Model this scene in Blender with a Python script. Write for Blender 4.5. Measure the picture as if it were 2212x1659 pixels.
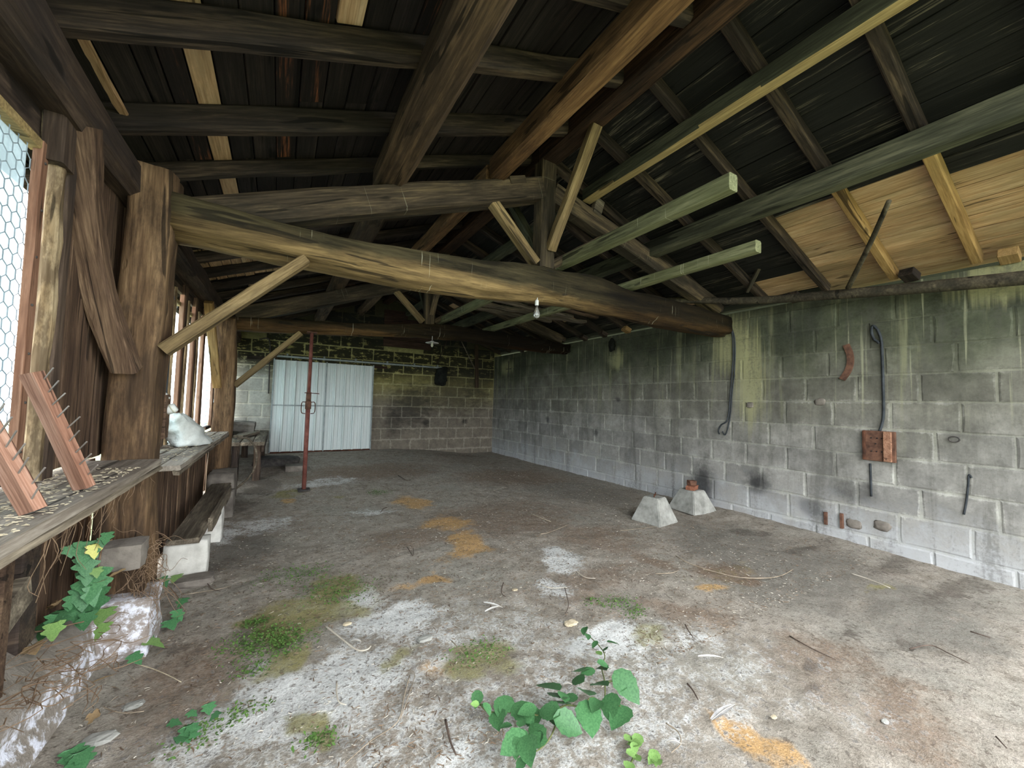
import bpy, bmesh, math, random
import numpy as np
from mathutils import Matrix, Vector, Euler
random.seed(7)
rng = np.random.default_rng(11)
SC = bpy.context.scene
for o in list(bpy.data.objects): bpy.data.objects.remove(o)
COL = SC.collection

# ------------------------------------------------------------------ camera
W_, H_, F_, CX, CY, EYE = 2212., 1659., 840., 1106., 829.5, 1.25
VP, ROLL = (603., 857.), .027
d1 = np.array([VP[0]-CX, VP[1]-CY, F_])
a_ = d1[0]+d1[1]*ROLL
b_ = d1[1]*(VP[1]+ROLL*(CX-VP[0])-CY)+F_*F_
u_ = -b_/a_; v_ = VP[1]+ROLL*(u_+CX-VP[0])-CY
d2 = np.array([u_, v_, F_])
ax_y = d1/np.linalg.norm(d1); ax_x = d2/np.linalg.norm(d2); ax_z = np.cross(ax_x, ax_y)
RM = np.array([ax_x, ax_y, ax_z])
cam = bpy.data.cameras.new('camera'); camo = bpy.data.objects.new('camera', cam); COL.objects.link(camo)
cam.sensor_fit = 'HORIZONTAL'; cam.sensor_width = 36.; cam.lens = F_/W_*36.; cam.clip_start = .02
m3 = Matrix(((RM[0,0], -RM[0,1], -RM[0,2]), (RM[1,0], -RM[1,1], -RM[1,2]), (RM[2,0], -RM[2,1], -RM[2,2])))
camo.matrix_world = Matrix.Translation((0, 0, EYE)) @ m3.to_4x4()
SC.camera = camo

# ------------------------------------------------------------------ sky, exposure
wd = bpy.data.worlds.new('overcast_sky'); SC.world = wd; wd.use_nodes = True
bg = wd.node_tree.nodes['Background']; bg.inputs[0].default_value = (.93, .965, 1, 1); bg.inputs[1].default_value = 1.0
SC.view_settings.view_transform = 'Standard'; SC.view_settings.look = 'None'
SC.view_settings.gamma = 1; SC.view_settings.use_curve_mapping = False
SC.view_settings.exposure = 3.05

# ------------------------------------------------------------------ helpers
def at(px, py, ax, val):
    r = RM @ np.array([px-CX, py-CY, F_]); i = 'XYZ'.index(ax)
    t = (val-(0, 0, EYE)[i])/r[i]
    return Vector((t*r[0], t*r[1], EYE+t*r[2]))
def sm(a, b, x):
    t = np.clip((np.asarray(x, float)-a)/(b-a), 0, 1); return t*t*(3-2*t)
def fz(x, y):
    return .17*sm(4.2, 8.6, y)*(1-sm(2.2, 4.2, x)) + .05*np.exp(-((y-2.4)/1.2)**2)*sm(4.2, 4.7, x)
def ground(px, py, dz=0.):
    p = at(px, py, 'Z', dz)
    for _ in range(6): p = at(px, py, 'Z', float(fz(p.x, p.y))+dz)
    return p
WM = {}
def link(o, parent, M):
    COL.objects.link(o); WM[o.name] = M
    if parent is not None:
        o.parent = parent; o.matrix_basis = WM[parent.name].inverted() @ M
    else: o.matrix_basis = M
    return o
def T(x, y=None, z=None):
    return Matrix.Translation(x if y is None else (x, y, z))
def tag(o, label, cat, group=None):
    o['label'] = label; o['category'] = cat
    if group: o['group'] = group
    return o
def struct(o, label=None):
    o['kind'] = 'structure'
    if label: o['label'] = label
    return o
def thing(name, label, cat, loc, group=None):
    return tag(link(bpy.data.objects.new(name, None), None, T(Vector(loc))), label, cat, group)
def obj(name, me, mat=None, parent=None, M=None):
    if mat is not None:
        if not me.materials: me.materials.append(mat)
    o = bpy.data.objects.new(name, me)
    return link(o, parent, M if M is not None else (WM[parent.name].copy() if parent is not None else Matrix()))
def mesh(name, vs, fs, smooth=False):
    me = bpy.data.meshes.new(name); me.from_pydata([tuple(v) for v in vs], [], fs); me.update()
    if smooth:
        me.polygons.foreach_set('use_smooth', [True]*len(me.polygons))
    return me
def axisM(p0, p1, up=(0, 0, 1)):
    p0 = Vector(p0); p1 = Vector(p1); x = (p1-p0).normalized(); u = Vector(up)
    y = u.cross(x)
    if y.length < 1e-4: y = Vector((0, 1, 0)).cross(x)
    y.normalize(); z = x.cross(y)
    return Matrix(((x.x, y.x, z.x, p0.x), (x.y, y.y, z.y, p0.y), (x.z, y.z, z.z, p0.z), (0, 0, 0, 1)))
def sect(w, h, c):
    a, b = w/2, h/2
    return [(-a+c, -b), (a-c, -b), (a, -b+c), (a, b-c), (a-c, b), (-a+c, b), (-a, b-c), (-a, -b+c)]
def beam_mesh(L, w, h, seg=5, jit=.004, taper=1., bow=0., ch=.12, wob=0., R=random, ymid=0.):
    """beam along +X, centred in Y and Z"""
    vs = []; fs = []; c = min(w, h)*ch
    oy = oz = 0.
    for i in range(seg+1):
        t = i/seg; k = 1+(taper-1)*t
        oy_ = ymid*math.sin(math.pi*t)+R.uniform(-wob, wob); oz_ = bow*math.sin(math.pi*t)+R.uniform(-wob, wob)
        for (y, z) in sect(w*k, h*k, c):
            vs.append((t*L, y+oy_+R.uniform(-jit, jit), z+oz_+R.uniform(-jit, jit)))
    for i in range(seg):
        for j in range(8):
            q = (j+1) % 8
            fs.append((i*8+j, i*8+q, i*8+8+q, i*8+8+j))
    fs.append(tuple(range(7, -1, -1))); fs.append(tuple(seg*8+j for j in range(8)))
    return mesh('beam', vs, fs)
def beam(name, p0, p1, w, h, mat, parent=None, up=(0, 0, 1), **k):
    p0 = Vector(p0); p1 = Vector(p1)
    return obj(name, beam_mesh((p1-p0).length, w, h, **k), mat, parent, axisM(p0, p1, up))
def box_mesh(sx, sy, sz, bev=.004, jit=0., R=random):
    vs = []; b = bev
    x, y, z = sx/2, sy/2, sz/2
    bm = bmesh.new(); bmesh.ops.create_cube(bm, size=1.)
    for v in bm.verts:
        v.co = Vector((v.co.x*sx, v.co.y*sy, v.co.z*sz))
    if b: bmesh.ops.bevel(bm, geom=bm.edges[:], offset=b, segments=1, affect='EDGES', profile=.5)
    if jit:
        for v in bm.verts: v.co += Vector((R.uniform(-jit, jit), R.uniform(-jit, jit), R.uniform(-jit, jit)))
    me = bpy.data.meshes.new('box'); bm.to_mesh(me); bm.free(); return me
def box(name, c, s, mat, parent=None, bev=.004, jit=0., rot=None):
    M = T(Vector(c))
    if rot: M = M @ Euler(rot).to_matrix().to_4x4()
    return obj(name, box_mesh(*s, bev, jit), mat, parent, M)
def catmull(P, n=6):
    P = [Vector(p) for p in P]
    if len(P) < 3: return P
    Q = [2*P[0]-P[1]]+P+[2*P[-1]-P[-2]]; out = []
    for i in range(1, len(Q)-2):
        for k in range(n):
            t = k/n; p0, p1, p2, p3 = Q[i-1:i+3]
            out.append(.5*((2*p1)+(p2-p0)*t+(2*p0-5*p1+4*p2-p3)*t*t+(3*p1-p0-3*p2+p3)*t**3))
    out.append(P[-1]); return out
def tube_data(P, r, seg=6, taper=1., n=6):
    P = catmull(P, n); vs = []; fs = []; N = len(P)
    for i, p in enumerate(P):
        d = (P[min(i+1, N-1)]-P[max(i-1, 0)]).normalized()
        a = d.cross(Vector((0, 0, 1)) if abs(d.z) < .9 else Vector((1, 0, 0))).normalized(); b = d.cross(a)
        rr = r*(1+(taper-1)*i/max(1, N-1))
        for j in range(seg):
            t = 2*math.pi*j/seg; vs.append(p+a*rr*math.cos(t)+b*rr*math.sin(t))
    for i in range(N-1):
        for j in range(seg):
            q = (j+1) % seg; fs.append((i*seg+j, i*seg+q, i*seg+seg+q, i*seg+seg+j))
    fs.append(tuple(range(seg-1, -1, -1))); fs.append(tuple((N-1)*seg+j for j in range(seg)))
    return vs, fs
def tube(name, P, r, mat, parent=None, seg=6, taper=1., n=6):
    P = [Vector(p) for p in P]; o = P[0].copy()
    vs, fs = tube_data([p-o for p in P], r, seg, taper, n)
    return obj(name, mesh('tube', vs, fs, True), mat, parent, T(o))
def lathe_mesh(prof, seg=16):
    vs = []; fs = []
    for (r, z) in prof:
        for j in range(seg):
            t = 2*math.pi*j/seg; vs.append((r*math.cos(t), r*math.sin(t), z))
    for i in range(len(prof)-1):
        for j in range(seg):
            q = (j+1) % seg; fs.append((i*seg+j, i*seg+q, i*seg+seg+q, i*seg+seg+j))
    fs.append(tuple(range(seg-1, -1, -1))); fs.append(tuple((len(prof)-1)*seg+j for j in range(seg)))
    return mesh('lathe', vs, fs, True)
def rock_mesh(sx, sy, sz, seed=0, amp=.12, cuts=3, box_=.6):
    bm = bmesh.new(); bmesh.ops.create_cube(bm, size=1.); bmesh.ops.subdivide_edges(bm, edges=bm.edges[:], cuts=cuts, use_grid_fill=True)
    R = random.Random(seed); off = Vector((R.uniform(0, 50), R.uniform(0, 50), R.uniform(0, 50)))
    from mathutils import noise
    for v in bm.verts:
        s = v.co.normalized()*.62; c = v.co*box_+s*(1-box_)
        c = c*(1+amp*noise.noise(v.co*3+off))
        v.co = Vector((c.x*sx, c.y*sy, c.z*sz))
    me = bpy.data.meshes.new('rock'); bm.to_mesh(me); bm.free()
    me.polygons.foreach_set('use_smooth', [cuts > 3]*len(me.polygons)); return me

# ------------------------------------------------------------------ materials
def lin(c):
    f = lambda v: v/12.92 if v <= .04045 else ((v+.055)/1.055)**2.4
    return tuple(f(v/255.) for v in c)+(1.,)
class NT:
    def __init__(s, name):
        s.m = bpy.data.materials.new(name); s.m.use_nodes = True; s.t = s.m.node_tree; s.n = s.t.nodes
        s.b = s.n['Principled BSDF']; s.out = s.n['Material Output']; s.b.inputs['Roughness'].default_value = .9
        s.b.inputs['Specular IOR Level'].default_value = .2
    def new(s, typ, **k):
        n = s.n.new(typ)
        for a, v in k.items(): setattr(n, a, v)
        return n
    def put(s, sock, v):
        if isinstance(v, bpy.types.NodeSocket): s.t.links.new(v, sock)
        else: sock.default_value = v
    def math(s, op, a, b=0., clamp=False):
        n = s.new('ShaderNodeMath', operation=op, use_clamp=clamp); s.put(n.inputs[0], a); s.put(n.inputs[1], b); return n.outputs[0]
    def mix(s, f, a, b, mode='MIX'):
        n = s.new('ShaderNodeMix', data_type='RGBA', blend_type=mode); s.put(n.inputs[0], f); s.put(n.inputs[6], a); s.put(n.inputs[7], b); return n.outputs[2]
    def step(s, x, a, b):
        n = s.new('ShaderNodeMapRange', interpolation_type='SMOOTHSTEP'); s.put(n.inputs[0], x); n.inputs[1].default_value = a; n.inputs[2].default_value = b; return n.outputs[0]
    def noise(s, v, scale, detail=4., rough=.6, dist=0.):
        n = s.new('ShaderNodeTexNoise'); s.put(n.inputs['Vector'], v); n.inputs['Scale'].default_value = scale
        n.inputs['Detail'].default_value = detail; n.inputs['Roughness'].default_value = rough; n.inputs['Distortion'].default_value = dist; return n.outputs[0]
    def mapv(s, v, sc=(1, 1, 1), loc=(0, 0, 0)):
        n = s.new('ShaderNodeMapping'); s.put(n.inputs[0], v); n.inputs['Scale'].default_value = sc; n.inputs['Location'].default_value = loc; return n.outputs[0]
    def ramp(s, f, stops):
        n = s.new('ShaderNodeValToRGB'); s.put(n.inputs[0], f); e = n.color_ramp.elements
        e[0].position, e[0].color = stops[0]; e[1].position, e[1].color = stops[-1]
        for p, c in stops[1:-1]:
            x = e.new(p); x.color = c
        return n.outputs[0]
    def objv(s, rnd=True):
        tc = s.new('ShaderNodeTexCoord'); v = tc.outputs['Object']
        if rnd:
            oi = s.new('ShaderNodeObjectInfo'); a = s.new('ShaderNodeVectorMath', operation='MULTIPLY_ADD')
            s.t.links.new(oi.outputs['Random'], a.inputs[0]); a.inputs[1].default_value = (37, 53, 71); s.t.links.new(v, a.inputs[2]); s.rand = oi.outputs['Random']; s.pure = v
            return a.outputs[0]
        return v
    def pos(s): return s.new('ShaderNodeNewGeometry').outputs['Position']
    def xyz(s, v):
        n = s.new('ShaderNodeSeparateXYZ'); s.put(n.inputs[0], v); return n.outputs
    def blob(s, p, c, r, soft=.5, nz=None, amp=.5):
        """1 inside an ellipsoid of radii r round c, ragged by noise nz"""
        n = s.new('ShaderNodeVectorMath', operation='SUBTRACT'); s.put(n.inputs[0], p); n.inputs[1].default_value = c
        d = s.new('ShaderNodeVectorMath', operation='DIVIDE'); s.t.links.new(n.outputs[0], d.inputs[0]); d.inputs[1].default_value = r
        l = s.new('ShaderNodeVectorMath', operation='LENGTH'); s.t.links.new(d.outputs[0], l.inputs[0]); x = l.outputs['Value']
        if nz is not None: x = s.math('ADD', x, s.math('MULTIPLY', s.math('SUBTRACT', nz, .5), amp*2))
        return s.math('SUBTRACT', 1., s.step(x, 1-soft, 1+soft*.3))
    def bump(s, h, dist=.01, strength=.6):
        n = s.new('ShaderNodeBump'); s.put(n.inputs['Height'], h); n.inputs['Distance'].default_value = dist; n.inputs['Strength'].default_value = strength
        s.t.links.new(n.outputs[0], s.b.inputs['Normal'])
    def done(s, col, rough=None):
        s.put(s.b.inputs['Base Color'], col)
        if rough is not None: s.put(s.b.inputs['Roughness'], rough)
        return s.m

def wood(name, dark, mid, light, fine=22., patch=None, patch_amt=.5, pscale=1.6, drip=0., var=.35, bumpd=.006, rough=.85, thr=(.38, .5, .63), knots=True, belly=None):
    s = NT(name); v = s.objv()
    g = s.noise(s.mapv(v, (1.6, fine, fine)), 1., 8., .68, .35)
    g2 = s.noise(s.mapv(v, (.5, fine*.22, fine*.22)), 1., 3., .5, .6)
    fg = s.noise(s.mapv(v, (5., fine*5, fine*5)), 1., 4., .6)
    f = s.math('ADD', s.math('MULTIPLY', g, .5), s.math('ADD', s.math('MULTIPLY', g2, .28), s.math('MULTIPLY', fg, .22)))
    c = s.ramp(f, [(thr[0], lin(dark)), (thr[1], lin(mid)), (thr[2], lin(light))])
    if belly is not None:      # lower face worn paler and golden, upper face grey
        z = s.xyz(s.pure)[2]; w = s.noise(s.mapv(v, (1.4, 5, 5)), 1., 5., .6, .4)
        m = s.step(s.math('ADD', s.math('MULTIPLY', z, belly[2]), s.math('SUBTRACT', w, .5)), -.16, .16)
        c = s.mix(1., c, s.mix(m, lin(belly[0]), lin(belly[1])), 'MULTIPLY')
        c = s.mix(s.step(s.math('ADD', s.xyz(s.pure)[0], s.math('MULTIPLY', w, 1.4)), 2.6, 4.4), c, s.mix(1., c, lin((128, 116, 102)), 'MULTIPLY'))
    if patch is not None:
        p = s.noise(s.mapv(v, (.8, 2.6, 2.6)), pscale, 6., .7)
        c = s.mix(s.math('MULTIPLY', s.step(p, .46, .58), patch_amt), c, s.mix(.6, lin(patch), c, 'MULTIPLY') if False else lin(patch))
        c = s.mix(.45, c, s.ramp(fg, [(.3, (.6, .6, .6, 1)), (.7, (1.3, 1.3, 1.3, 1))]), 'MULTIPLY')
    # drying cracks along the grain and knots
    k = s.noise(s.mapv(v, (.9, fine*.8, fine*.8), (5, 3, 9)), 1., 3., .55, .5)
    c = s.mix(s.math('MULTIPLY', s.step(k, .635, .66), .75), c, lin(tuple(x*.3 for x in dark)))
    if knots:
        k = s.noise(s.mapv(v, (2.2, 8, 8)), 1.3, 3., .5)
        c = s.mix(s.math('MULTIPLY', s.step(k, .66, .72), .7), c, lin(tuple(x*.4 for x in dark)))
    if drip:
        d = s.noise(s.mapv(v, (120, 2, 2.2)), 1., 2., .5)
        w = s.noise(s.mapv(v, (1.7, 1, .5)), 1., 2., .5)
        c = s.mix(s.math('MULTIPLY', s.math('MULTIPLY', s.step(d, .68, .72), s.step(w, .46, .56)), drip), c, lin((214, 212, 186)))
    b = s.math('ADD', 1-var/2, s.math('MULTIPLY', s.rand, var))
    c = s.mix(1., c, b, 'MULTIPLY')
    s.bump(s.math('SUBTRACT', f, s.math('MULTIPLY', s.step(k, .62, .66), .25)), bumpd, 1.)
    return s.done(c, rough)

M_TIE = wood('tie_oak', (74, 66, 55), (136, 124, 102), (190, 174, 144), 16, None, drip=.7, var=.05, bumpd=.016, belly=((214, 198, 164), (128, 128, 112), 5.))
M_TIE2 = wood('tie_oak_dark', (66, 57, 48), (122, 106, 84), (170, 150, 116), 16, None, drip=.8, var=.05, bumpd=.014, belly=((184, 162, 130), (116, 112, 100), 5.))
M_TRUSS = wood('truss_timber', (38, 33, 27), (72, 62, 49), (112, 97, 72), 18, (40, 38, 32), .6, 1.4, drip=.15, var=.2)
M_BRACE = wood('brace_timber', (84, 70, 48), (134, 114, 80), (166, 146, 106), 20, (96, 82, 60), .5, 1.8, var=.15)
M_PURL = wood('purlin_timber', (40, 32, 25), (74, 60, 46), (112, 92, 70), 18, (44, 36, 30), .5, 1.2, var=.2)
M_PURLB = wood('purlin_brown', (66, 48, 32), (112, 84, 56), (148, 116, 80), 18, (62, 46, 34), .6, 1.4, var=.15)
M_RIDGE = wood('ridge_dark', (30, 23, 19), (58, 43, 33), (92, 68, 48), 18, (32, 26, 23), .5, 1.2, var=.15)
M_RAFT = wood('rafter_dark', (24, 20, 18), (50, 42, 36), (92, 78, 62), 20, (38, 34, 30), .5, 1.4, var=.3)
M_RAFTN = wood('rafter_new', (120, 92, 56), (158, 126, 80), (184, 152, 102), 20, (120, 100, 68), .4, 1.6, var=.15)
M_GREENB = wood('mossy_beam', (70, 72, 54), (116, 118, 88), (150, 150, 116), 18, (104, 108, 76), .5, 1.4, drip=.75, var=.15)
M_GREEND = wood('green_grey_beam', (42, 42, 34), (68, 69, 55), (98, 97, 78), 18, (52, 54, 43), .5, 1.4, var=.15)
M_YELL = wood('pale_wood_and_bounce', (122, 104, 70), (164, 142, 98), (192, 170, 124), 18, (138, 122, 86), .5, 1.4, var=.1)
M_BOARD = wood('old_roof_board', (22, 19, 18), (41, 36, 33), (74, 63, 55), 30, (30, 26, 25), .5, 1.8, var=.6, thr=(.34, .52, .72))
M_BOARDR = wood('old_roof_board_streaked', (20, 20, 19), (34, 33, 31), (134, 126, 108), 30, (26, 26, 25), .8, 1.5, var=.4, thr=(.36, .54, .66))
M_BOARDRED = wood('split_roof_board', (22, 19, 19), (40, 33, 30), (150, 92, 58), 30, (26, 23, 23), .6, 1.4, var=.2, thr=(.36, .53, .64))
M_BOARDN = wood('new_roof_board', (138, 106, 76), (178, 146, 110), (198, 172, 138), 26, (146, 128, 98), .5, 2.4, var=.3)
M_PLANK = wood('wall_plank', (52, 40, 32), (98, 78, 62), (142, 118, 94), 26, (60, 46, 38), .5, 1.6, var=.35, bumpd=.008)
M_POST = wood('post_oak', (56, 43, 32), (104, 82, 60), (144, 118, 88), 15, (50, 40, 32), .6, 1.8, var=.12, bumpd=.012)
M_PLATE = wood('plate_timber', (40, 33, 29), (70, 58, 49), (106, 90, 76), 18, (52, 46, 44), .6, 1.4, var=.15)
M_SHELF = wood('dusty_shelf', (92, 82, 72), (134, 124, 112), (172, 164, 152), 20, (120, 112, 102), .5, 2.4, var=.15)
M_GREYW = wood('weathered_board', (66, 59, 50), (114, 104, 90), (164, 152, 132), 20, (70, 64, 54), .5, 1.6, var=.3)
M_REDW = wood('red_batten', (112, 78, 62), (158, 118, 98), (196, 162, 142), 34, (132, 92, 74), .3, 2., var=.1, knots=False)
M_BATTEN = wood('nailed_batten', (112, 76, 58), (150, 112, 90), (176, 142, 118), 22, (126, 94, 76), .5, 2.5, var=.15)
M_BARK = wood('round_batten', (92, 74, 54), (142, 122, 92), (182, 166, 136), 14, (70, 56, 42), .7, 3.5, var=.1)
M_LOG = wood('log_pole', (40, 36, 30), (66, 60, 49), (96, 88, 70), 12, (44, 42, 34), .6, 1.4, drip=.2, var=.1)
M_BROWNP = wood('gable_plank', (36, 26, 22), (58, 43, 36), (84, 64, 52), 22, (40, 30, 27), .5, 1.6, var=.3)

def simple(name, c1, c2, scale=8., rough=.8, bumpd=.004, metal=0., det=5.):
    s = NT(name); v = s.objv(); n = s.noise(v, scale, det, .65)
    s.bump(s.noise(v, scale*3, 4., .6), bumpd, .5); s.b.inputs['Metallic'].default_value = metal
    return s.done(s.ramp(n, [(.32, lin(c1)), (.68, lin(c2))]), rough)
M_CONC = simple('cast_concrete', (118, 118, 112), (166, 165, 158), 9., .95)
M_STONE = simple('grey_stone', (90, 84, 78), (134, 127, 118), 7., .95, .01)
M_RUST = simple('rust', (64, 46, 38), (116, 84, 68), 14., .9)
M_RUSTD = simple('rust_dark', (52, 36, 30), (96, 62, 46), 14., .9)
M_PROP = simple('prop_red_paint', (90, 50, 44), (132, 84, 74), 10., .7)
M_BLACK = simple('black_rubber', (22, 22, 24), (46, 46, 48), 10., .6)
M_CABLE = simple('grey_cable', (34, 38, 42), (64, 68, 72), 10., .6)
M_WHITE = simple('white_ceramic', (186, 190, 186), (222, 224, 220), 6., .5, .001)
M_CREAM = simple('cream_plastic', (166, 168, 150), (196, 196, 178), 6., .6, .001)
M_IRON = simple('dark_iron', (42, 40, 40), (84, 80, 76), 12., .7)
M_NAIL = simple('nail_steel', (120, 112, 104), (172, 164, 156), 12., .5, .001, .4)
M_GALV = simple('galvanised_rail', (120, 128, 128), (160, 168, 168), 8., .55, .002, .3)
M_TWIG = simple('dry_twig', (112, 100, 84), (168, 154, 134), 14., .9)
M_TWIGD = simple('dark_twig', (62, 52, 46), (98, 84, 74), 14., .9)
M_VINE = simple('dry_vine', (92, 74, 58), (136, 114, 92), 14., .9)
M_FEATH = simple('white_feather', (192, 194, 194), (228, 228, 226), 20., .8)
M_FEATHG = simple('grey_feather', (126, 124, 124), (190, 188, 184), 20., .8)
M_MOSS = simple('moss_green', (58, 88, 42), (98, 128, 62), 30., .9)
M_STEM = simple('green_stem', (74, 84, 52), (110, 112, 70), 20., .8)
M_WIRE = simple('mesh_wire', (110, 122, 130), (150, 162, 170), 20., .6)
M_STRAW = simple('straw', (164, 150, 124), (200, 188, 162), 20., .9)
M_LITTER = simple('wood_litter', (70, 58, 48), (132, 112, 92), 3., .95)
M_CHIP = simple('pale_chip', (160, 150, 134), (206, 200, 186), 3., .95)
M_GRASS = simple('lawn', (112, 120, 86), (138, 144, 110), 3., .95)
M_SOOTY = simple('sooty_rag', (18, 19, 18), (40, 42, 38), 10., .95, .01)
M_BRICK = simple('red_brick', (104, 66, 50), (148, 98, 76), 12., .95)
M_DEADL = simple('dead_leaf', (150, 124, 88), (186, 160, 122), 20., .9)

def leafmat(name, c1, c2):
    s = NT(name); v = s.objv(); n = s.noise(v, 18., 3.)
    c = s.ramp(n, [(.3, lin(c1)), (.7, lin(c2))]); b = s.math('ADD', .78, s.math('MULTIPLY', s.rand, .44))
    c = s.mix(1., c, b, 'MULTIPLY'); s.b.inputs['Roughness'].default_value = .5; s.b.inputs['Specular IOR Level'].default_value = .35
    s.b.inputs['Subsurface Weight'].default_value = 0.; return s.done(c)
M_LEAF = leafmat('bramble_leaf', (52, 92, 56), (78, 122, 76))
M_LEAFL = leafmat('fresh_leaf', (98, 136, 72), (134, 166, 96))
M_IVY = leafmat('ivy_leaf', (52, 98, 62), (84, 132, 86))
M_LEAFY = leafmat('yellow_leaf', (176, 178, 92), (204, 200, 122))

# chalky stone: white crust on the sides of a grey stone
def chalk(name, base1, base2, lo, hi, zr):
    s = NT(name); v = s.objv(False); p = s.pos(); n = s.noise(p, 16., 6., .7); n2 = s.noise(p, 4., 3.)
    c = s.ramp(n, [(.3, lin(base1)), (.7, lin(base2))])
    z = s.xyz(p)[2]
    c = s.mix(s.math('MULTIPLY', s.step(n, .47, .60), s.math('SUBTRACT', 1., s.step(s.math('ADD', z, s.math('MULTIPLY', s.math('SUBTRACT', n2, .5), .12)), zr[0], zr[1]))), c, lin(hi))
    s.bump(n, .02, .8); return s.done(c, .95)
M_KERB = chalk('chalky_kerb', (122, 114, 104), (158, 150, 140), 0, (220, 222, 232), (.15, .24))
M_PADS = chalk('chalky_pad', (128, 118, 110), (160, 152, 146), 0, (216, 218, 228), (.22, .34))
M_LIMED = simple('limewashed_block', (176, 174, 166), (218, 216, 208), 7., .95, .01)

def edge_mask(s, L, h, fine, mid):
    """ragged band along the rim of a block in its own coordinates"""
    o = s.xyz(s.objv(False)); ax = s.math('SUBTRACT', L/2, s.math('ABSOLUTE', o[0])); az = s.math('SUBTRACT', h/2, s.math('ABSOLUTE', o[2]))
    d = s.math('MINIMUM', ax, az); n = s.math('ADD', s.math('MULTIPLY', fine, .5), s.math('MULTIPLY', mid, .5))
    d = s.math('SUBTRACT', d, s.math('MULTIPLY', s.math('SUBTRACT', n, .5), .16))
    return s.math('SUBTRACT', 1., s.step(d, -.004, .016))
CH = .245; BL = .42
# ---- right block wall (position based so that stains run across blocks)
def wall_mat(name, mortar):
    s = NT(name); p = s.pos(); x, y, z = s.xyz(p)
    big = s.noise(p, 1.3, 4., .6); mid = s.noise(p, 5., 6., .7); fine = s.noise(p, 38., 5., .7)
    strk = s.noise(s.mapv(p, (1, 7., .35)), 1., 5., .65, .3); strk2 = s.noise(s.mapv(p, (1, 26., .5), (3, 7, 1)), 1., 3., .6)
    if mortar: low, md, hi = (158, 157, 150), (136, 135, 122), (80, 83, 66)
    else: low, md, hi = (138, 136, 132), (112, 110, 101), (73, 77, 61)
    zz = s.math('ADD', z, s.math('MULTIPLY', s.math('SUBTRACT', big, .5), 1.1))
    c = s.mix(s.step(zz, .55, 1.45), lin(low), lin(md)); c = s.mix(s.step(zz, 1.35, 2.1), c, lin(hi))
    if not mortar:
        oi = s.new('ShaderNodeObjectInfo').outputs['Random']
        c = s.mix(1., c, s.math('ADD', .86, s.math('MULTIPLY', oi, .34)), 'MULTIPLY')
        c = s.mix(s.math('MULTIPLY', edge_mask(s, BL-.014, CH-.013, fine, mid), s.math('MULTIPLY', s.step(big, .36, .56), s.math('SUBTRACT', .68, s.math('MULTIPLY', s.step(zz, 1.1, 1.8), .62)))), c, lin((166, 165, 158)))
    c = s.mix(.75, c, s.ramp(mid, [(.28, (.42, .42, .41, 1)), (.72, (1.45, 1.45, 1.43, 1))]), 'MULTIPLY')
    c = s.mix(.45, c, s.ramp(fine, [(.25, (.5, .5, .5, 1)), (.75, (1.4, 1.4, 1.4, 1))]), 'MULTIPLY')
    # pale yellow-green lime runs from the wall head
    up = s.math('MULTIPLY', s.step(strk, .54, .68), s.step(zz, .75, 1.7)); c = s.mix(s.math('MULTIPLY', up, .55), c, lin((138, 138, 108)))
    up2 = s.math('MULTIPLY', s.step(strk2, .62, .70), s.step(zz, .9, 1.6)); c = s.mix(s.math('MULTIPLY', up2, .45), c, lin((172, 172, 142)))
    # black-green damp areas under the wall head
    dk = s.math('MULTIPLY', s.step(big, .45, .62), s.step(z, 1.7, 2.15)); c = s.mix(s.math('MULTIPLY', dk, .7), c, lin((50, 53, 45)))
    # lime patch below the tie end
    for cc, rr in (((4.68, 2.62, 2.0), (1, .26, .42)), ((4.68, 2.45, 1.55), (1, .2, .6)), ((4.68, .55, 2.3), (1, .35, .2)), ((4.68, 4.55, 2.0), (1, .16, .18)), ((4.68, 8.1, 2.1), (1, .3, .2))):
        c = s.mix(s.math('MULTIPLY', s.blob(p, cc, rr, .6, strk2, .9), .7), c, lin((158, 156, 116)))
    # salts along the foot
    ft = s.math('SUBTRACT', 1., s.step(s.math('ADD', z, s.math('MULTIPLY', s.math('SUBTRACT', mid, .5), 1.3)), -.1, .55))
    c = s.mix(s.math('MULTIPLY', ft, .68), c, lin((190, 192, 194)))
    dr = s.noise(s.mapv(p, (1, 5., .6), (9, 2, 4)), 1., 6., .7, .5); c = s.mix(s.math('MULTIPLY', s.step(s.math('ADD', s.math('MULTIPLY', dr, .6), s.math('MULTIPLY', fine, .4)), .48, .62), .5), c, lin((74, 73, 67)))
    # soot smudges
    for cc, rr, k in (((4.68, 2.38, .43), (1, .17, .13), .85), ((4.68, 3.05, .3), (1, .2, .3), .8), ((4.68, 1.86, .28), (1, .13, .12), .5), ((4.68, 1.5, .5), (1, .2, .12), .4), ((4.68, 4.5, 1.35), (1, .06, .05), .7), ((4.68, 5.0, .78), (1, .07, .07), .7), ((4.68, 6.4, .92), (1, .09, .09), .7)):
        c = s.mix(s.math('MULTIPLY', s.blob(p, cc, rr, .7, mid, .6), k), c, lin((44, 44, 46)))
    s.bump(s.math('ADD', s.math('MULTIPLY', mid, .6), s.math('MULTIPLY', fine, .4)), .012, .7)
    return s.done(c, .95)
M_BLOCKR = wall_mat('right_wall_block', False); M_MORTR = wall_mat('right_wall_mortar', True)

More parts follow.
